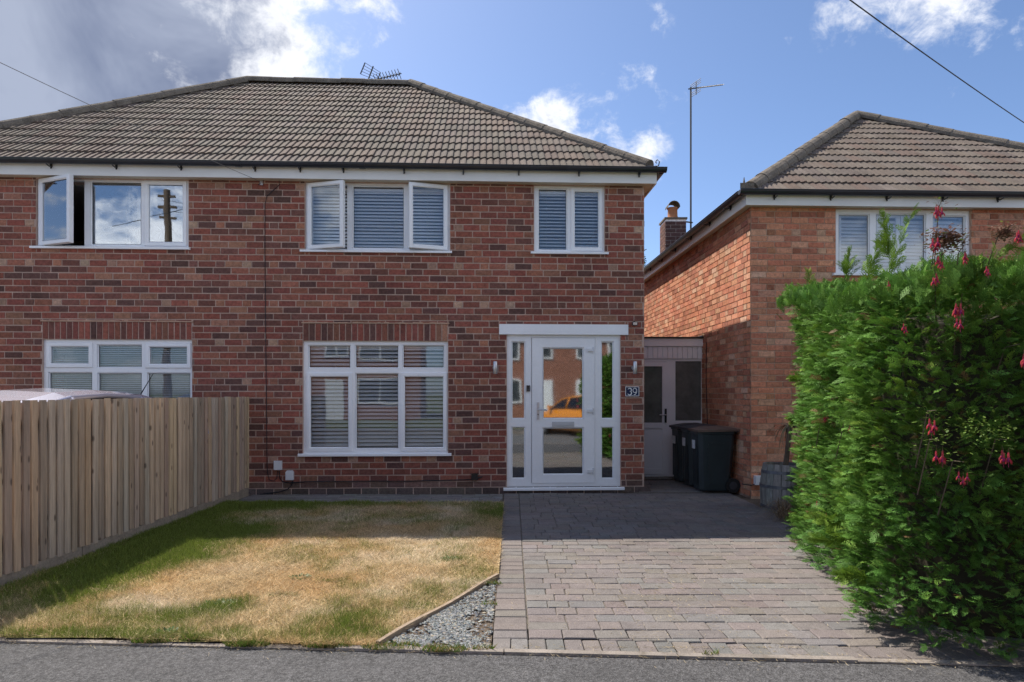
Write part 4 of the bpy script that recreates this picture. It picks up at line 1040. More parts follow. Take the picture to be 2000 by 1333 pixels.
# tall aerial mast beside the chimney
t = empty('television_aerial', (3.82, 13.75, 4.3)); tag(t, 'tall thin aerial mast rising beside the chimney of the house next door', 'aerial')
b = MB(); b.tube([(0, 0, -.3), (0, 0, 3.62)], .020, 8); b.build('mast', 'iron', t)
b = MB(); b.tube([(-.16, -.1, .72), (.03, -.02, .72)], .016, 6); b.tube([(-.16, -.1, .45), (.03, -.02, .45)], .012, 6); b.build('mast_bracket', 'iron', t)
s0, s1 = Vector((-.05, 0, 3.58)), Vector((.80, .35, 3.84)); b = MB(); b.tube([s0, s1], .013, 6); b.build('boom', 'iron', t)
el = MB()
for k in range(12):
    c = s0.lerp(s1, .30 + .06 * k); el.tube([c + Vector((-.03, .09, .03)), c + Vector((.03, -.09, -.03))], .005, 5)
el.build('directors', 'iron', t)
el = MB(); c = s0.lerp(s1, .22)
for dz in (-.13, -.09, -.05, .05, .09, .13): el.tube([c + Vector((-.08, .16, dz)), c + Vector((.05, -.16, dz))], .006, 5)
el.tube([c + Vector((0, 0, -.14)), c + Vector((0, 0, .14))], .010, 5); el.build('reflector', 'iron', t)

# ------------------------------------------------------------------ lean-to across the side passage
LT = Frame(0.0, 10.45, 2.2)
def rl(px0, px1, py0, py1, v=0.0): return (LT.at(px0, 800, v)[0], LT.at(px1, 800, v)[0], LT.at((px0 + px1) / 2, py1, v)[1], LT.at((px0 + px1) / 2, py0, v)[1])
o0 = LT.at(1318, 900)[0]; X, Y = LT.world(o0, 0)
lt = empty('lean_to', (X, Y, 0), LT.a); tag(lt, 'white lean-to with a glazed door closing the passage between the houses', 'lean-to')
def mv(r): return (r[0] - o0, r[1] - o0, r[2], r[3])
ALL = mv(rl(1236, 1379.5, 662, 931)); ALL = (U_R - o0 + .03, ALL[1], .0, ALL[3])
q = mv(rl(1240, 1381, 662, 677)); MB().box(ALL[0], q[1], -.06, .06, q[2], q[3]).build('fascia', 'cladding', lt)
q2 = mv(rl(1240, 1380, 678, 701)); n_ = 16; wd = (q2[1] - ALL[0]) / n_
cm = MB().add([(0, .0, 0), (.004, -.012, 0), (wd - .008, -.012, 0), (wd - .004, .0, 0), (0, .0, q[2] - q2[2] - .003), (.004, -.012, q[2] - q2[2] - .003), (wd - .008, -.012, q[2] - q2[2] - .003), (wd - .004, .0, q[2] - q2[2] - .003)], [(0, 1, 5, 4), (1, 2, 6, 5), (2, 3, 7, 6), (0, 3, 2, 1), (4, 5, 6, 7)]).mesh('cladding_board', 'cladding')
for i in range(n_): put('cladding_board', cm, lt, (ALL[0] + i * wd, -.02, q2[2]))
MB().box(ALL[0], ALL[1], -.018, .04, q2[2], q[2] - .002).build('backing_board', 'cladding', lt)
MB().add([(ALL[0], -.10, q[3] + .004), (q[1] + .02, -.10, q[3] + .004), (q[1] - .02, 3.2, q[3] + .25), (ALL[0], 3.2, q[3] + .25), (ALL[0], -.10, q[3] + .024), (q[1] + .02, -.10, q[3] + .024), (q[1] - .02, 3.2, q[3] + .27), (ALL[0], 3.2, q[3] + .27)], [(0, 1, 5, 4), (4, 5, 6, 7), (3, 2, 1, 0), (1, 2, 6, 5), (2, 3, 7, 6), (3, 0, 4, 7)]).build('roof', 'felt', lt)
MB().prism([(q[1] - .12, q[3] + .026), (q[1] - .005, q[3] + .026), (q[1] - .005, q[3] + .13)], -.05, .3, 'y').build('flashing', 'iron', lt)
OUT = (ALL[0], ALL[1], .02, q2[2] - .002)
pD = mv(rl(1230, 1303.5, 707, 925)); pD = (ALL[0] + .05, pD[1], .055, pD[3]); pW = mv(rl(1319, 1370, 706, 822)); pW2 = (pW[0], pW[1], .12, pW[2] - .07)
rs = [OUT]
for h in (pD, pW, pW2): rs = sub_rect(rs, h)
b = MB()
for x0, x1, z0, z1 in rs: b.box(x0, x1, -.005, .055, z0, z1)
b.build('frame', 'cladding', lt)
MB().box(pW[0] - .004, pW[1] + .004, .02, .03, pW[2] - .004, pW[3] + .004).build('pane', 'frosted', lt); MB().box(pW2[0] - .004, pW2[1] + .004, .015, .03, pW2[2] - .004, pW2[3] + .004).build('lower_panel', 'cladding', lt)
gD = mv(rl(1240, 1293, 716, 826)); gD = (pD[0] + .07, gD[1], gD[2], gD[3]); lD = mv(rl(1240, 1293, 837, 916)); lD = (gD[0], gD[1], lD[2], lD[3])
rs = [(pD[0] + .005, pD[1] - .004, pD[2] + .004, pD[3] - .005)]
for h in (gD, lD): rs = sub_rect(rs, h)
b = MB()
for x0, x1, z0, z1 in rs: b.box(x0, x1, -.018, .045, z0, z1)
sd = b.build('door', 'cladding', lt)
MB().box(gD[0] - .004, gD[1] + .004, .012, .022, gD[2] - .004, gD[3] + .004).build('pane', 'frosted', sd); MB().box(lD[0] - .004, lD[1] + .004, -.004, .02, lD[2] - .004, lD[3] + .004).build('lower_panel', 'cladding', sd)
hx = pD[1] - .035; b = MB(); b.box(hx - .017, hx + .017, -.030, -.0182, .90, 1.13); b.build('handle_plate', 'black', sd); b = MB(); b.tube([(hx, -.03, 1.03), (hx, -.06, 1.03), (hx - .11, -.062, 1.03)], .009, 8); b.build('handle', 'steel', sd)
MB().box(ALL[0], ALL[1], -.06, .06, -.02, .018).build('step', 'kerb', lt)

# ------------------------------------------------------------------ three wheelie bins
def make_bin(loc, rz, lid, label):
    t = empty('wheelie_bin', loc, rz); tag(t, label, 'wheelie bin', 'wheelie bins in the side passage')
    HB = .86
    def ring(w0, d0, z, k=.04, yo=0): # rounded rectangle
        w_, d_ = w0 / 2, d0 / 2
        return [(-w_ + k, -d_ + yo, z), (w_ - k, -d_ + yo, z), (w_, -d_ + k + yo, z), (w_, d_ - k + yo, z), (w_ - k, d_ + yo, z), (-w_ + k, d_ + yo, z), (-w_, d_ - k + yo, z), (-w_, -d_ + k + yo, z)]
    rings = [ring(.34, .40, .02, .05), ring(.355, .43, .04, .05), ring(.375, .47, .40, .05, .01), ring(.40, .515, HB - .05, .05, .02), ring(.42, .54, HB - .045, .05, .02), ring(.425, .545, HB, .05, .02), ring(.37, .49, HB, .05, .02), ring(.36, .47, .5, .05, .02)]
    vs = [p for r_ in rings for p in r_]; fs = [tuple(range(7, -1, -1))]
    for i in range(len(rings) - 1): fs += [(8 * i + k, 8 * i + (k + 1) % 8, 8 * (i + 1) + (k + 1) % 8, 8 * (i + 1) + k) for k in range(8)]
    fs.append(tuple(range(56, 64)))
    MB().add(vs, fs).build('body', 'bin', t)
    b = MB()                                           # pressed panels on the sides
    for s in (-1, 1):
        xs0, xs1 = .181 * s, .196 * s
        P = [(-.10, .10), (.13, .10), (.16, .62), (.12, .69), (-.10, .69), (-.13, .62)]; o = .026
        ring_o = [(xs0 + (xs1 - xs0) * (z_ / .7) + s * .006, y_, z_) for y_, z_ in P]; cxm, czm = .015, .4
        ring_i = [(x_, cxm + (y_ - cxm) * .80, czm + (z_ - czm) * .92) for x_, y_, z_ in ring_o]
        vs = ring_o + ring_i + [(x_ - s * .022, y_, z_) for x_, y_, z_ in ring_o]; m_ = len(P)
        b.add(vs, [(k, (k + 1) % m_, m_ + (k + 1) % m_, m_ + k) for k in range(m_)] + [(k, (k + 1) % m_, 2 * m_ + (k + 1) % m_, 2 * m_ + k) for k in range(m_)])
    b.build('side_rib', 'bin', t)
    b = MB()
    for k in range(3): b.box(-.10 + k * .085, -.07 + k * .085, -.262 + .02, -.235, .10, .62)
    b.build('front_rib', 'bin', t)
    vs = []; nx, ny = 6, 6                            # domed lid with a front lip
    for j in range(ny + 1):
        for i in range(nx + 1):
            x_ = -.225 + .45 * i / nx; y_ = -.28 + .58 * j / ny; e = min(i, nx - i, j, ny - j); vs.append((x_, y_ + .02, HB + .012 + (0, .022, .038, .042)[min(e, 3)] + (.012 * j / ny)))
    fs = [(j * (nx + 1) + i, j * (nx + 1) + i + 1, (j + 1) * (nx + 1) + i + 1, (j + 1) * (nx + 1) + i) for j in range(ny) for i in range(nx)]
    ring_ = [i for i in range(nx + 1)] + [(j + 1) * (nx + 1) - 1 for j in range(1, ny + 1)] + [ny * (nx + 1) + i for i in range(nx - 1, -1, -1)] + [j * (nx + 1) for j in range(ny - 1, 0, -1)]
    o = len(vs); vs += [(vs[i][0], vs[i][1], vs[i][2] - .030) for i in ring_]; m_ = len(ring_)
    fs += [(ring_[k], o + k, o + (k + 1) % m_, ring_[(k + 1) % m_]) for k in range(m_)] + [tuple(range(o, o + m_))]
    MB().add(vs, fs).build('lid', lid, t)
    b = MB(); b.tube([(-.17, .325, HB - .01), (.17, .325, HB - .01)], .014, 8)
    for s in (-.17, .17): b.tube([(s, .28, HB - .02), (s, .33, HB - .01)], .016, 6)
    b.build('handle', 'bin_lid', t)
    for s in (-1, 1):
        b = MB(); b.tube([(s * .165, .235, .10), (s * .215, .235, .10)], .10, 20); wh = b.build('wheel', 'tyre', t); b = MB(); b.tube([(s * .2152, .235, .10), (s * .222, .235, .10)], .055, 16); b.build('hub', 'bin_lid', wh)
    MB().box(-.075, .055, -.2545, -.2505, .60, .72).build('sticker', 'sticker', t)
    return t
bx0 = 2.80
make_bin((bx0 + .03, 9.14, 0), R(-88), 'bin_lid_brown', 'dark green wheelie bin with a brown lid, nearest of the three')
make_bin((bx0 + .015, 9.61, 0), R(-87), 'bin_lid', 'dark green wheelie bin in the middle of the row of three')
t = make_bin((bx0 - .02, 10.06, 0), R(-86), 'bin_lid', 'dark green wheelie bin farthest back, against the lean-to')

# ------------------------------------------------------------------ barrel planter, dead plants, meter box
bl = empty('barrel_planter', (3.27, 7.72, -.02)); tag(bl, 'weathered grey wooden barrel planter in front of the neighbouring wall', 'barrel planter')
ns = 18; BR = lambda z: .212 + .068 * math.sin(math.pi * (.25 + .6 * z / .56))
for i in range(ns):
    b = MB(); a0, a1 = 2 * math.pi * i / ns + .008, 2 * math.pi * (i + 1) / ns - .008; vs = []; zs = [0, .12, .24, .36, .48, .56 + random.uniform(-.004, .004)]
    for z in zs:
        for a in (a0, (a0 + a1) / 2, a1): r_ = BR(z); vs.append((r_ * math.cos(a), r_ * math.sin(a), z))
    m_ = len(vs); vs += [(x_ * .9, y_ * .9, z) for x_, y_, z in vs]; fs = []
    for k in range(len(zs) - 1):
        for j in range(2): p = k * 3 + j; fs += [(p, p + 1, p + 4, p + 3), (m_ + p + 1, m_ + p, m_ + p + 3, m_ + p + 4)]
        p = k * 3; fs += [(p + 3, m_ + p + 3, m_ + p, p), (p + 2, m_ + p + 2, m_ + p + 5, p + 5)]
    p = (len(zs) - 1) * 3; fs += [(p, p + 1, m_ + p + 1, m_ + p), (p + 1, p + 2, m_ + p + 2, m_ + p + 1)]
    b.add(vs, fs, jit((.235, .215, .20), .22)); b.build('stave', 'barrel', bl)
for z in (.06, .30, .47):
    MB().lathe([(BR(z) + .001, z - .018), (BR(z) + .006, z - .017), (BR(z + .03) + .006, z + .017), (BR(z + .03) + .001, z + .018)], 36).build('hoop', 'hoop', bl)
MB().lathe([(.0, .47), (.21, .46)], 18).build('potting_soil', 'soil', bl)
yk = empty('dead_yucca', (3.27, 7.72, .45)); tag(yk, 'withered yucca with drooping brown leaves in the barrel planter', 'plant')
b = MB(); b.tube([(0, 0, -.01), (.03, .0, .2), (.07, .02, .52)], [.035, .03, .03], 8); b.build('stem', 'bark', yk)
lf = MB()
for i in range(64):
    a = random.uniform(0, 6.28); L = random.uniform(.28, .48); c = Vector((.07, .02, .53)); d = Vector((math.cos(a), math.sin(a), 0)); dr = random.uniform(.25, 1.0); P = []
    for k in range(6): f = k / 5; P.append(c + d * (L * f * (.8 - .25 * dr * f)) + Vector((0, 0, L * (.35 * f - 1.15 * dr * f * f))))
    sd_ = Vector((-d.y, d.x, 0)); w_ = random.uniform(.010, .017); vs = []
    for k, p in enumerate(P): ww = w_ * (1 - k / 5.2); vs += [tuple(p - sd_ * ww), tuple(p + sd_ * ww)]
    lf.add(vs, [(2 * k, 2 * k + 1, 2 * k + 3, 2 * k + 2) for k in range(5)], jit(random.choice([(.23, .175, .10), (.16, .12, .075), (.28, .23, .15), (.13, .13, .06)]), .2))
lf.build('leaves', 'dead', yk)
dg = empty('dry_grass_clump', (3.22, 7.05, -.02)); tag(dg, 'dried brown ornamental grass collapsed in front of the barrel planter', 'plant')
lf = MB()
for i in range(420):
    a = random.uniform(0, 6.28); rr = .24 * math.sqrt(random.random()); c = Vector((rr * math.cos(a) * .9 - .05, rr * math.sin(a) * 1.4, 0)); a2 = a + random.uniform(-1.4, 1.4); d = Vector((math.cos(a2), math.sin(a2), 0)); L = random.uniform(.12, .36); hgt = random.uniform(.08, .34); P = []
    for k in range(5): f = k / 4; P.append(c + d * L * f + Vector((0, 0, hgt * (2.6 * f - 2.5 * f * f) + .01)))
    sd_ = Vector((-d.y, d.x, 0)); w_ = random.uniform(.003, .006); vs = []
    for k, p in enumerate(P): ww = w_ * (1 - k / 4.3); vs += [tuple(p - sd_ * ww), tuple(p + sd_ * ww)]
    lf.add(vs, [(2 * k, 2 * k + 1, 2 * k + 3, 2 * k + 2) for k in range(4)], jit(random.choice([(.26, .18, .10), (.19, .125, .075), (.33, .25, .15), (.12, .085, .055), (.24, .13, .07)]), .2))
lf.build('leaves', 'dead', dg)
u_, z_ = N.at(1481, 938, -.02); X, Y = N.world(u_, -.01); t = empty('meter_box', (X, Y, z_), N.a); tag(t, 'white plastic box low on the neighbouring wall, left of the barrel', 'junction box')
MB().box(-.06, .06, -.06, .0, -.06, .06).build('case', 'white_box', t); MB().box(-.055, .055, -.066, -.0602, -.054, .054).build('lid', 'white_box', t); b = MB(); b.tube([(.03, -.03, -.06), (.04, -.03, -.22), (.05, -.03, -.33)], .014, 6); b.tube([(-.05, -.03, -.05), (-.1, -.02, -.07), (-.22, -.012, -.05)], .008, 6); b.build('conduit', 'black', t)
dpx = MB(); dpx.tube([(-.012, -2.2 + .0, .0)] and [(-.013, 1.72, 2.20), (-.013, 1.74, 1.6), (-.013, 1.69, 1.1), (-.013, 1.66, .62)], .006, 6); c = dpx.build('wall_cable', 'wire'); c.location = (3.19, 8.6, 0); c.rotation_euler = (0, 0, N.a); tag(c, 'thin cable hanging down the neighbouring side wall beside the lean-to', 'cable')

# ------------------------------------------------------------------ close-board fence
fc = empty('fence', (-3.62, 3.70, 0)); tag(fc, 'weathered close-board timber fence along the left side of the lawn', 'fence')
WOOD = [(.49, .40, .295), (.45, .385, .315), (.52, .41, .28), (.47, .405, .345), (.47, .375, .285), (.42, .35, .28), (.51, .43, .35)]
bms = []
for i in range(22):
    c = jit(tuple(f_ * q_ for f_, q_ in zip((.88, .83, .80), WOOD[i % 7])), .17); b = MB(); w_ = .064; z0 = random.uniform(.085, .105); z1 = 1.335 + random.uniform(-.003, .003)
    sec = [(0.0, .0), (.0, .013), (.006, .019), (w_ - .006, .019), (w_, .013), (w_, .0)]
    v0 = [(x_, y_, z0 + random.uniform(-.003, .003)) for y_, x_ in sec]; v1 = [(x_, y_, z1) for y_, x_ in sec]; m_ = len(sec)
    b.add(v0 + v1, [(k, k + m_, (k + 1) % m_ + m_, (k + 1) % m_) for k in range(m_)] + [tuple(range(m_, 2 * m_)), tuple(range(m_ - 1, -1, -1))], c); bms.append(b.mesh('board', 'fence'))
y = 0.0; i = 0
while y < 5.10:
    o = put('board', bms[random.randrange(22)], fc, (random.uniform(-.002, .003), y, random.uniform(-.003, .003))); o.rotation_euler = (random.uniform(-.004, .004), random.uniform(-.004, .002), random.uniform(-.05, .05)); o2 = put('board', bms[random.randrange(22)], fc, (-.046 + random.uniform(-.003, .002), y + .044, random.uniform(-.020, -.010))); o2.rotation_euler = (0, 0, random.uniform(-.03, .03)); y += .088 * random.uniform(.96, 1.04); i += 1
for k in range(3): MB().box(-.018, .012, k * 1.71, k * 1.71 + 1.70, -.03, .098).build('gravel_board', 'gravelboard', fc)
for z in (.25, 1.1): MB().box(-.105, -.050, -.02, 5.12, z, z + .09, WOOD[0]).build('rail', 'fence', fc)
for yq in (0.0, 1.71, 3.42, 5.05): MB().box(-.205, -.107, yq - .05, yq + .05, -.05, 1.28, WOOD[1]).build('post', 'fence', fc)

# ------------------------------------------------------------------ cars
def make_car(loc, rz, paint, label, aerial=False, k=1.0):
    t = empty('parked_car', loc, rz); tag(t, label, 'car')
    st_ = [(-2.02, .40, .55, .66), (-1.95, .26, .66, .76), (-1.5, .20, .80, .84), (-1.0, .20, .90, .86), (-.3, .20, .94, .87), (.5, .20, .95, .87), (1.2, .20, .97, .86), (1.7, .22, .97, .84), (1.93, .30, .90, .80), (2.0, .42, .72, .74)]
    vs, fs = [], []
    for x_, zb, zt, hw in st_:
        half = [(hw * .90, zb), (hw, zb + .14), (hw * 1.0, (zb + zt) / 2 + .05), (hw * .965, zt - .03), (hw * .80, zt + .02), (0, zt + .04)]
        full = half + [(-y_, z_) for y_, z_ in half[-2::-1]]; vs += [(x_ * k, y_ * k, z_ * k) for y_, z_ in full]
    m_ = 11
    for i in range(len(st_) - 1): fs += [(i * m_ + j, i * m_ + j + 1, (i + 1) * m_ + j + 1, (i + 1) * m_ + j) for j in range(m_ - 1)] + [(i * m_ + m_ - 1, i * m_, (i + 1) * m_, (i + 1) * m_ + m_ - 1)]
    fs += [tuple(range(m_ - 1, -1, -1)), tuple(range((len(st_) - 1) * m_, len(st_) * m_))]
    MB().add(vs, fs).build('body', paint, t, True)
    cb_ = [(-1.12, .92, .76, .92), (-.42, .94, .64, 1.37), (-.05, .95, .62, 1.435), (.5, .95, .615, 1.455), (1.0, .96, .61, 1.43), (1.45, .96, .60, 1.34), (1.88, .96, .66, .99)]
    hwb = .80; rf, gl_ = MB(), MB(); secs = []
    for x_, zbelt, hr, zr in cb_: secs.append([Vector((x_ * k, s * y_ * k, z_ * k)) for s, y_, z_ in ((1, hwb, zbelt), (1, hr + .03, zr - .06), (1, hr * .80, zr - .008), (1, 0, zr + .012), (-1, hr * .80, zr - .008), (-1, hr + .03, zr - .06), (-1, hwb, zbelt))])
    for i in range(len(secs) - 1):
        for j in range(6):
            q = [tuple(secs[i][j]), tuple(secs[i][j + 1]), tuple(secs[i + 1][j + 1]), tuple(secs[i + 1][j])]
            (gl_ if (j in (0, 5) or i in (0, len(secs) - 2)) else rf).add(q, [(0, 1, 2, 3)])
    rf.build('roof', paint, t, True); gl_.build('window_glass', 'carglass', t)
    pb = MB()
    for s in (1, 5):
        for i in range(len(secs) - 1): pb.tube([secs[i][s], secs[i + 1][s]], .028 * k, 6, cap=False)
    for i in (2, 4):
        pb.tube([secs[i][0], secs[i][1]], .03 * k, 6); pb.tube([secs[i][6], secs[i][5]], .03 * k, 6)
    pb.build('pillar', paint, t, True)
    for x_ in (-1.27, 1.25):
        for s in (-1, 1):
            b = MB(); b.tube([(x_ * k, s * .70 * k, .31 * k), (x_ * k, s * .885 * k, .31 * k)], .31 * k, 24); wh = b.build('wheel', 'tyre', t); b = MB(); b.tube([(x_ * k, s * .886 * k, .31 * k), (x_ * k, s * .895 * k, .31 * k)], .20 * k, 18); b.build('rim', 'steel', wh)
    for s in (-1, 1):
        b = MB(); b.box(-1.99 * k, -1.80 * k, (s * .60 - .16) * k, (s * .60 + .16) * k, .56 * k, .69 * k); b.build('headlight', 'lamp', t)
        b = MB(); b.box(1.86 * k, 1.985 * k, (s * .68 - .10) * k, (s * .68 + .10) * k, .66 * k, .88 * k); b.build('tail_light', 'lamp_red', t)
        b = MB(); b.tube([(-.85 * k, s * .84 * k, .98 * k), (-.83 * k, s * 1.0 * k, 1.0 * k)], [.05 * k, .075 * k], 8); b.build('mirror', paint, t)
    if aerial: b = MB(); b.tube([(1.05, -.10, 1.43), (1.24, -.16, 1.74)], [.006, .003], 5); b.build('roof_aerial', 'black', t)
    return t
make_car((-4.62, 6.85, -.01), R(-91.5), 'silver', 'silver car parked behind the fence with only its roof showing', False, .985)
t = [o for o in col.objects if o.name.startswith('parked_car')][0]
b = MB(); b.tube([(-.42, .42, 1.38), (-.50, .52, 1.62)], [.007, .003], 5); b.build('roof_aerial', 'black', t)
make_car((3.75, -4.45, -.115), R(62), 'orange', 'orange car parked across the street, mirrored in the front door glass', False, 1.0)

# ------------------------------------------------------------------ across the street, mirrored in the windows
def far_house(x0, x1, y, label):
    t = empty('facing_house', ((x0 + x1) / 2, y, 0)); tag(t, label, 'house', 'houses across the street'); W = (x1 - x0) / 2; EZ_ = 4.7
    MB().box(-W, W, -7, 0, -.1, EZ_).build('wall', 'far_brick', t)
    vs = [(-W - .3, .35, EZ_), (W + .3, .35, EZ_), (W + .3, -7.3, EZ_), (-W - .3, -7.3, EZ_), (-W + 3.3, -3.5, EZ_ + 2.7), (W - 3.3, -3.5, EZ_ + 2.7)]
    MB().add(vs, [(0, 1, 5, 4), (1, 2, 5), (2, 3, 4, 5), (3, 0, 4), (3, 2, 1, 0)]).build('roof', 'far_tile', t)
    MB().box(-W - .3, W + .3, .352, .37, EZ_ - .16, EZ_ + .0).build('fascia', 'fascia', t)
    for s in (-1, 1):
        for (xc, w_, z0, z1) in ((s * W * .62, 1.15, .85, 2.15), (s * W * .62, 1.05, 3.05, 4.3), (s * W * .22, .6, 3.2, 4.3)):
            fr_ = rect_ring(MB(), (xc - w_, xc + w_, z0, z1), .09, .0, .06); fr_.box(xc - .04, xc + .04, .0, .06, z0 + .09, z1 - .09); wn = fr_.build('window', 'upvc', t)
            MB().box(xc - w_ + .09, xc + w_ - .09, .01, .03, z0 + .09, z1 - .09).build('pane', 'far_glass', wn)
        MB().box(s * W * .2 - .48, s * W * .2 + .48, .0, .05, 0, 2.08).build('door', 'upvc', t)
    return t
far_house(-13.5, -2.6, -15.5, 'red brick house across the street, mirrored in the window above the fence')
far_house(-.6, 10.4, -15.5, 'red brick house across the street, mirrored in the front door')
far_house(13.0, 24.0, -15.5, 'red brick house across the street, farthest to the right of the facing houses')
PX, PY = -12.0, -8.2
tp = empty('telegraph_pole', (PX, PY, 0)); tag(tp, 'wooden telegraph pole across the street, mirrored in the upstairs window', 'telegraph pole')
b = MB(); b.tube([(0, 0, -.1), (0, 0, 9.3)], [.17, .11], 12); b.build('post', 'wood_pole', tp)
b = MB()
for z in (8.2, 8.6, 9.0): b.box(-.32, .32, -.05, .05, z, z + .09)
b.build('crossarm', 'wood_pole', tp)
def wire(pts, r, label):
    b = MB(); b.tube(pts, r, 5); c = b.build('overhead_wire', 'wire_grey' if r < .004 else 'wire', None, True); return tag(c, label, 'wire')
B0 = Vector(H.world(H.at(511, 358)[0], -.07) + (H.at(511, 358)[1],))
P = []
for k in range(31):
    f = k / 30; P.append((B0.x + (PX - B0.x) * f, B0.y + (PY - B0.y) * f, B0.z + .93 * f + 2.82 * f * f))
wire(P, .0034, 'thin telephone wire crossing the roof from the upper left to the eaves')
A0, A1 = Vector((4.725, 9.0, 6.885)), Vector((11.14, 14.0, 7.266)); P = []
for k in range(-26, 20):
    f = k / 10; q = A0.lerp(A1, f); zc = A0.z + (A1.z - A0.z) * f + .10 * (f * f - f); P.append((q.x, q.y, zc))
wire(P, .010, 'thick black overhead cable crossing the sky at the upper right')
for k in range(3):
    P = [(PX + .2 * (k - 1) + 30 * f, PY + 1.0 * f * 3, 8.9 - 3.2 * math.sin(math.pi * f) * .35 - .2 * k) for f in [i / 20 for i in range(21)]]
    wire(P, .008, ['highest of the overhead wires along the far side of the street', 'middle one of the overhead wires along the far side of the street', 'lowest of the overhead wires along the far side of the street'][k])

# ------------------------------------------------------------------ tree beyond the houses
tr = empty('tree', (3.9, 25, 0)); tag(tr, 'leafy green tree showing between the two houses', 'tree')
b = MB(); b.tube([(0, 0, -.1), (.05, 0, 2.5), (.0, 0, 5.0), (.1, .1, 6.6)], [.22, .18, .10, .03], 8)
for k in range(14):
    a = k * 2.4; z = 2.6 + k * .27; b.tube([(0, 0, z), (math.cos(a) * .7, math.sin(a) * .7, z + .5), (math.cos(a) * 1.3, math.sin(a) * 1.3, z + .8)], [.06, .04, .015], 5)
b.build('trunk', 'bark', tr)
n = 14000; d = RNG.normal(0, 1, (n, 3)); d /= np.linalg.norm(d, axis=1)[:, None]
lump = .72 + .5 * fbm(d[:, 0] * 3 + 5, d[:, 2] * 3 + d[:, 1] * 2, 2, 3); r_ = (RNG.random(n) ** .4) * lump
c0 = np.stack([d[:, 0] * 1.5 * r_, d[:, 1] * 1.5 * r_, 5.1 + d[:, 2] * 2.5 * r_], -1); e1 = RNG.normal(0, 1, (n, 3)); e1 /= np.linalg.norm(e1, axis=1)[:, None]; e2 = np.cross(e1, RNG.normal(0, 1, (n, 3))); e2 /= np.linalg.norm(e2, axis=1)[:, None]
s_ = RNG.uniform(.05, .10, (n, 1)); tri = np.stack([c0 - e2 * s_ * .5, c0 + e2 * s_ * .5, c0 + e1 * s_ * 1.3], 1)
put('crown', tri_mesh('crown', 'leaf', tri, np.array([.05, .085, .02]) * RNG.uniform(.6, 1.5, (n, 1))), tr)

# ------------------------------------------------------------------ conifer hedge
hd = empty('conifer_hedge', (2.9, 4.9, 0)); tag(hd, 'tall green conifer hedge filling the right side beside the driveway', 'hedge')
HO = np.array([2.9, 4.9, 0.0])
outline = [(5.4, 7.0), (3.6, 7.0), (2.98, 6.72), (2.50, 5.2), (2.14, 3.90), (2.22, 3.40), (2.9, 3.24), (5.4, 3.12)]
for _ in range(2):
    nw = [outline[0]]
    for p, q in zip(outline[:-1], outline[1:]): nw += [(p[0] * .75 + q[0] * .25, p[1] * .75 + q[1] * .25), (p[0] * .25 + q[0] * .75, p[1] * .25 + q[1] * .75)]
    outline = nw + [outline[-1]]
OL = np.array(outline); seg = np.diff(OL, axis=0); sl_ = np.linalg.norm(seg, axis=1); cum = np.concatenate([[0], np.cumsum(sl_)])
def on_outline(s):
    i = np.clip(np.searchsorted(cum, s, side='right') - 1, 0, len(seg) - 1); f = (s - cum[i]) / sl_[i]
    p = OL[i] + seg[i] * f[:, None]; nn = np.stack([seg[i][:, 1], -seg[i][:, 0]], -1) / sl_[i][:, None]
    return p, nn
def top_z(x, y): return 1.97 + .10 * np.clip(y - 3.4, 0, 3.6) + .16 * np.clip(x - 2.1, 0, 1.0) + .30 * (fbm(x * 2.2, y * 2.2, 41, 3) - .5)
tpl_sets = []                                        # flat sprays: a stem with side shoots, unit length along +x
def shoot(p, d, L, w_):
    p, d = np.array(p, float), np.array(d, float); d = d / np.linalg.norm(d); nrm_ = np.array([-d[1], d[0], 0.0])
    return [[p - nrm_ * w_, p + nrm_ * w_, p + d * L]]
for v_ in range(5):
    tp_ = shoot((0, 0, 0), (1, 0, 0), 1.0, .022)
    for k in range(6):
        for s in (-1, 1):
            x_ = .08 + .14 * k + random.uniform(-.03, .03); L = .46 * (1 - .70 * k / 6) * random.uniform(.7, 1.2); a = R(random.uniform(26, 46)); dv = (math.cos(a), s * math.sin(a), random.uniform(-.2, .2))
            tp_ += shoot((x_, 0, 0), dv, L, .026)
            if k < 5:
                for f in (.35, .62): tp_ += shoot((x_ + dv[0] * L * f, dv[1] * L * f, 0), (1, s * random.uniform(-.3, .3), random.uniform(-.2, .2)), L * random.uniform(.4, .6), .020)
                tp_ += shoot((x_ + dv[0] * L * .5, dv[1] * L * .5, 0), (.3, s, 0), L * random.uniform(.25, .42), .018)
    tp_ = np.array(tp_, float); tp_[:, :, 2] += -.22 * tp_[:, :, 0] ** 2 + .06 * np.abs(tp_[:, :, 1]); tpl_sets.append(tp_)
def sprays(pos, dirv, size, roll, colr):
    A, B_ = [], []
    for v_ in range(5):
        q = slice(v_, None, 5); t_, c_ = spray_set(tpl_sets[v_], pos[q], dirv[q], size[q], roll[q], colr[q]); A.append(t_); B_.append(c_)
    return np.concatenate(A), np.concatenate(B_)
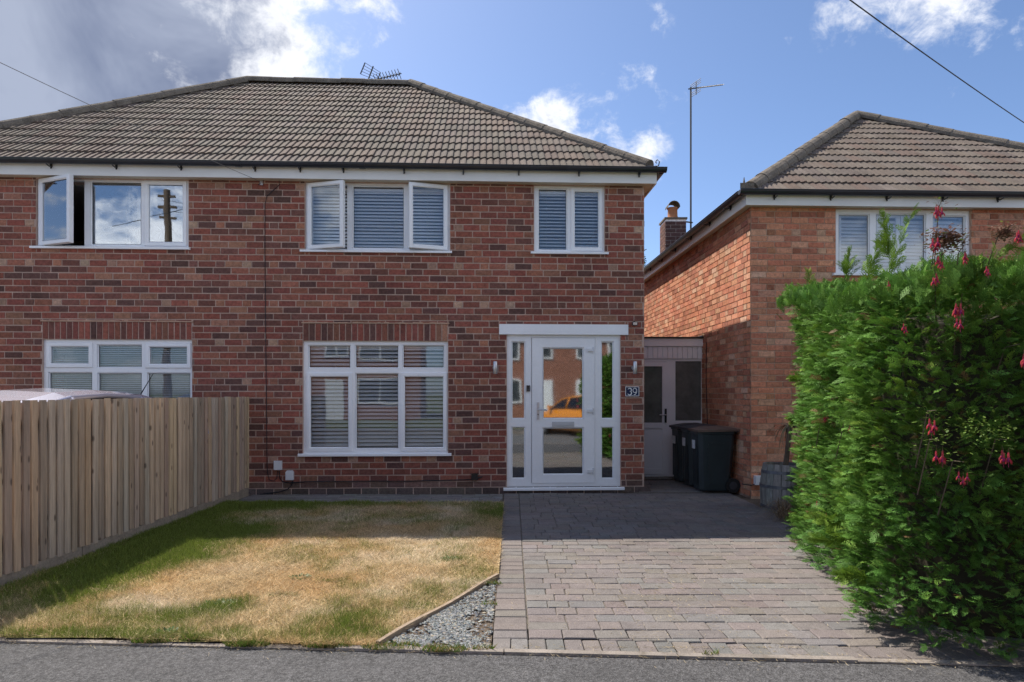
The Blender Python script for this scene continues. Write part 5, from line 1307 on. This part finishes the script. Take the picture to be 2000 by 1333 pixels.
def spray_set(tpl, pos, dirv, size, roll, colr):
    n_ = len(pos); d = dirv / np.linalg.norm(dirv, axis=1)[:, None]; ref = np.tile(np.array([0, 0, 1.0]), (n_, 1)); ref[np.abs(d[:, 2]) > .93] = (0, 1, 0)
    sdv = np.cross(ref, d); sdv /= np.linalg.norm(sdv, axis=1)[:, None]; upv = np.cross(d, sdv)
    c_, s2 = np.cos(roll)[:, None], np.sin(roll)[:, None]; s3 = sdv * c_ + upv * s2; u3 = upv * c_ - sdv * s2
    T = tpl.reshape(-1, 3); V_ = pos[:, None, :] + size[:, None, None] * (T[None, :, 0:1] * d[:, None, :] + T[None, :, 1:2] * s3[:, None, :] + T[None, :, 2:3] * u3[:, None, :])
    m_ = len(tpl); tri_ = V_.reshape(n_, m_, 3, 3); tipw = tpl[:, :, 0].mean(1)
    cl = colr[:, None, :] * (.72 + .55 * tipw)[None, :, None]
    return tri_.reshape(-1, 3, 3), cl.reshape(-1, 3)
s_a, s_b = cum[int(len(OL) * .12)], cum[-1]
n = 27000; s = RNG.uniform(cum[3], cum[-1] - 1.0, n); p, nn = on_outline(s); hz = RNG.random(n) ** .92
zt = top_z(p[:, 0], p[:, 1]); z = .04 + hz * (zt - .04)
bul = .26 * (fbm(s * 2.3, z * 2.1, 61, 4) - .5) + .26 * (fbm(s * 6, z * 6, 64, 3) - .5) + .14 * (fbm(s * 15, z * 15, 66, 2) - .5) - .14 * np.clip((z - zt + .35) / .35, 0, 1) ** 2 + .06 * np.clip(.5 - z, 0, .5) / .5
dep = RNG.exponential(.085, n).clip(0, .36)
pos = np.stack([p[:, 0] + nn[:, 0] * (bul - dep), p[:, 1] + nn[:, 1] * (bul - dep), z], -1)
rv = RNG.normal(0, 1, (n, 3)); dirv = np.stack([nn[:, 0], nn[:, 1], np.full(n, .62)], -1) + rv * .50; dirv[:, 0] -= .15
hue = fbm(s * 1.6, z * 1.6, 71, 3)[:, None]; colr = (np.array([.070, .185, .036]) * (1 - hue) + np.array([.155, .28, .046]) * hue) * RNG.uniform(.65, 1.3, (n, 1)); dk = RNG.random(n) < .03; colr[dk] = np.array([.20, .125, .06]) * RNG.uniform(.6, 1.2, (int(dk.sum()), 1)); yl = RNG.random(n) < .10; colr[yl] *= np.array([1.35, 1.12, .9])
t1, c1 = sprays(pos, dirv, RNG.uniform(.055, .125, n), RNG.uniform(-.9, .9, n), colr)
n2 = 8000; x = RNG.uniform(2.1, 4.6, n2); y = RNG.uniform(3.35, 6.95, n2); ok = x > 2.06 + .258 * (y - 3.85) - .02; x, y = x[ok], y[ok]; n2 = len(x); z = top_z(x, y) - RNG.exponential(.05, n2).clip(0, .25) - .04
rv = RNG.normal(0, 1, (n2, 3)); dirv = np.array([-.25, -.15, 1.0]) + rv * .45; hue = fbm(x * 1.6, y * 1.6, 72, 3)[:, None]
colr = (np.array([.080, .195, .036]) * (1 - hue) + np.array([.155, .28, .046]) * hue) * RNG.uniform(.65, 1.3, (n2, 1))
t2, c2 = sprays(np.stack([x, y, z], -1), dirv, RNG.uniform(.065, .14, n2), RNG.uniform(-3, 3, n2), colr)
# leading shoots standing out of the top and side
PS, DS, SS, CS = [], [], [], []
shoots = [(2.55, 4.4, 2.15, (.45, .1, 1), .55), (2.62, 4.75, 2.2, (.3, .05, 1), .30), (2.7, 5.2, 2.3, (.1, 0, 1), .22), (2.35, 4.0, 2.2, (-.15, 0, 1), .28), (2.5, 3.6, 1.75, (.7, -.35, .5), .5), (2.4, 3.5, 1.95, (.6, -.4, .55), .45), (2.2, 4.2, .55, (-.8, -.2, .1), .28), (2.16, 4.05, .45, (-.85, 0, .05), .28), (2.1, 3.8, .30, (-.8, -.2, .1), .2), (3.0, 6.6, 2.25, (-.6, 0, .8), .28), (2.95, 6.3, 2.2, (-.5, 0, .9), .25), (2.95, 6.4, 1.5, (-.9, -.1, .2), .18), (2.95, 6.5, 1.1, (-.9, -.1, .2), .15), (2.8, 5.9, 2.2, (-.3, 0, 1), .3)]
for x_, y_, z_, d, L in shoots:
    d = np.array(d, float); d /= np.linalg.norm(d)
    for k in range(26):
        f = k / 25; PS.append(np.array([x_, y_, z_]) + d * L * f); DS.append(d * .9 + RNG.normal(0, .38, 3)); SS.append(.15 * (1.05 - .6 * f)); CS.append(np.array([.16, .26, .035]) * RNG.uniform(.8, 1.25))
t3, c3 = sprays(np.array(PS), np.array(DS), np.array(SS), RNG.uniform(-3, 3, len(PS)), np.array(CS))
tri = np.concatenate([t1, t2, t3]) - HO; cc = np.concatenate([c1, c2, c3])
tag(put('foliage', tri_mesh('foliage', 'leaf', tri, cc), hd), kind='stuff')
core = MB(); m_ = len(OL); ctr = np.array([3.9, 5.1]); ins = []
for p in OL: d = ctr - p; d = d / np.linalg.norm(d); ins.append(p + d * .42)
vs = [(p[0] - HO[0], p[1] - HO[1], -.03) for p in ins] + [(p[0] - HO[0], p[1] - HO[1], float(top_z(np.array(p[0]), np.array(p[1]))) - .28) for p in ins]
core.add(vs, [(k, k + 1, m_ + k + 1, m_ + k) for k in range(m_ - 1)] + [tuple(range(m_, 2 * m_)), (m_ - 1, 0, m_, 2 * m_ - 1)]); core.build('light_block_core', 'core_dark', hd)  # solid dark filler added inside the hedge to block light
for k in range(9):
    x_ = 2.55 + .36 * k * .27 + .3; y_ = 3.7 + .38 * k; st_b = MB(); st_b.tube([(x_ - HO[0], y_ - HO[1], -.03), (x_ - HO[0], y_ - HO[1], 1.6)], [.05, .03], 7); st_b.build('stem', 'bark', hd)

# fuchsia growing through the hedge
fu = empty('fuchsia', (2.6, 3.6, 0)); tag(fu, 'fuchsia with hanging red flowers growing through the conifer hedge', 'shrub'); FO = Vector((2.6, 3.6, 0))
def spot(px, py, Y): return Vector(((px - 1000) / F_PX * Y, Y, CAM_H + (HORIZON - py) * Y / F_PX)) - FO
CL = [(1877, 600, 3.22, 5, 1), (1868, 632, 3.2, 3, .9), (1826, 830, 3.14, 3, 1), (1831, 888, 3.12, 3, 1), (1965, 888, 3.08, 4, 1), (1880, 932, 3.10, 3, .8), (1612, 815, 4.8, 3, .9), (1662, 833, 4.2, 3, .8), (1832, 478, 3.4, 4, 1), (1838, 512, 3.35, 4, .8), (1838, 412, 3.6, 4, 1), (1880, 505, 3.35, 3, .8), (1822, 545, 3.3, 4, .8), (1990, 700, 3.1, 5, 1), (1985, 460, 3.3, 3, .9), (1600, 985, 5.0, 3, .9), (1612, 1005, 4.9, 2, .7), (1740, 560, 3.7, 2, .8), (1925, 530, 3.3, 3, .7), (1770, 640, 3.4, 2, .7)]
for px, py, Y, n_, k in CL:
    k *= 1.12; n_ += 0; P = spot(px, py, Y); b = MB()
    for j in range(n_):
        c = P + Vector((random.uniform(-.022, .022) * k, random.uniform(-.02, .02), random.uniform(-.015, .02) * k)); k = k * 1.0; red = jit((.46, .045, .06), .25); L = .034 * k
        b.tube([c + Vector((0, 0, .035 * k)), c + Vector((random.uniform(-.003, .003), 0, .012 * k))], .0011, 4, (.18, .12, .05))
        b.tube([c + Vector((0, 0, .014 * k)), c, c - Vector((0, 0, .010 * k))], [.003 * k, .0046 * k, .004 * k], 6, red)
        for q in range(4):
            a = q * 1.571 + random.uniform(-.2, .2); o = Vector((math.cos(a), math.sin(a), 0)); s2 = Vector((-o.y, o.x, 0))
            b.add([tuple(c - Vector((0, 0, .006 * k)) - s2 * .003 * k), tuple(c - Vector((0, 0, .006 * k)) + s2 * .003 * k), tuple(c + o * .012 * k - Vector((0, 0, .020 * k)) + s2 * .004 * k), tuple(c + o * .015 * k - Vector((0, 0, L))), tuple(c + o * .012 * k - Vector((0, 0, .020 * k)) - s2 * .004 * k)], [(0, 1, 2, 3, 4)], red)
        b.tube([c - Vector((0, 0, .008 * k)), c - Vector((0, 0, .022 * k))], [.005 * k, .007 * k], 6, (.30, .02, .16)); b.tube([c - Vector((0, 0, .02 * k)), c - Vector((0, 0, .048 * k))], .0009, 4, (.45, .06, .12))
    b.build('flower_cluster', 'flower', fu)
lf = MB()
for px, py, Y, n_, k in CL:
    P = spot(px, py, Y); root = P + Vector((random.uniform(.05, .25), .35, -.25)); top = P + Vector((.02, .02, .07)); mid = root.lerp(top, .6) + Vector((0, 0, .12)); sb_ = MB(); sb_.tube([root, mid, top], [.0035, .0025, .0015], 5); sb_.build('stem', 'bark', fu)
    for j in range(26):
        f = random.uniform(.45, 1.0); c = (root.lerp(mid, f / .6) if f < .6 else mid.lerp(top, (f - .6) / .4)) + Vector((random.gauss(0, .035), random.gauss(0, .03), random.gauss(0, .03))); a = random.uniform(0, 6.28); d = Vector((math.cos(a), math.sin(a), random.uniform(-.4, .3))).normalized(); s2 = d.cross(Vector((0, 0, 1))).normalized(); L = random.uniform(.018, .036)
        g_ = jit(random.choice([(.13, .20, .035), (.10, .16, .03), (.16, .22, .05)]), .2) if not (py < 470 and random.random() < .7) else jit((.20, .10, .07), .25)
        lf.add([tuple(c), tuple(c + d * L * .5 + s2 * L * .3), tuple(c + d * L), tuple(c + d * L * .5 - s2 * L * .3)], [(0, 1, 2, 3)], g_)
# a dried brown flower head above the hedge, and leafy arm across its shaded end
for cx_, cy_, Yc, rr, nn_, pal in ((1848, 470, 3.5, .075, 900, [(.20, .11, .085), (.26, .16, .12), (.14, .075, .055)]), (1962, 455, 3.4, .05, 320, [(.22, .12, .09), (.28, .19, .14)]), (1890, 838, 3.12, .12, 150, [(.10, .17, .03), (.13, .20, .04)]), (1950, 850, 3.10, .10, 120, [(.10, .17, .03), (.13, .20, .04)])):
    P = spot(cx_, cy_, Yc)
    for j in range(nn_):
        c = P + Vector((random.gauss(0, rr * .6), random.gauss(0, rr * .35), random.gauss(0, rr * .42))); a = random.uniform(0, 6.28); d = Vector((math.cos(a), math.sin(a), random.uniform(-.7, .7))).normalized(); s2 = d.cross(Vector((.1, .2, 1))).normalized(); L = random.uniform(.012, .028)
        lf.add([tuple(c), tuple(c + d * L * .5 + s2 * L * .28), tuple(c + d * L), tuple(c + d * L * .5 - s2 * L * .28)], [(0, 1, 2, 3)], jit(random.choice(pal), .25))
tag(lf.build('leaves', 'flower', fu), kind='stuff')

# broad-leaved weeds in the turf
for wx, wy, rr, lab in ((-1.56, 4.75, .055, 'dark green weed in the middle of the dry lawn'), (-.50, 5.28, .06, 'dark green weed in the dry lawn nearest the driveway'), (-1.87, 4.13, .10, 'largest patch of green weed near the front of the dry lawn'), (-1.95, 3.66, .05, 'small green weed beside the kerb at the front of the lawn')):
    t = empty('weed', (wx, wy, .015)); tag(t, lab, 'weed', 'weeds in the lawn'); b = MB()
    for j in range(int(60 * rr / .055)):
        a = random.uniform(0, 6.28); r_ = rr * math.sqrt(random.random()); c = Vector((r_ * math.cos(a) * 1.3, r_ * math.sin(a), random.uniform(0, .012))); d = Vector((math.cos(a + random.gauss(0, .6)), math.sin(a), random.uniform(.1, .9))).normalized(); s2 = d.cross(Vector((0, 0, 1))).normalized(); L = random.uniform(.014, .034)
        b.add([tuple(c), tuple(c + d * L * .55 + s2 * L * .26), tuple(c + d * L), tuple(c + d * L * .55 - s2 * L * .26)], [(0, 1, 2, 3)], jit((.09, .15, .045), .3))
    tag(b.build('leaves', 'flower', t), kind='stuff')
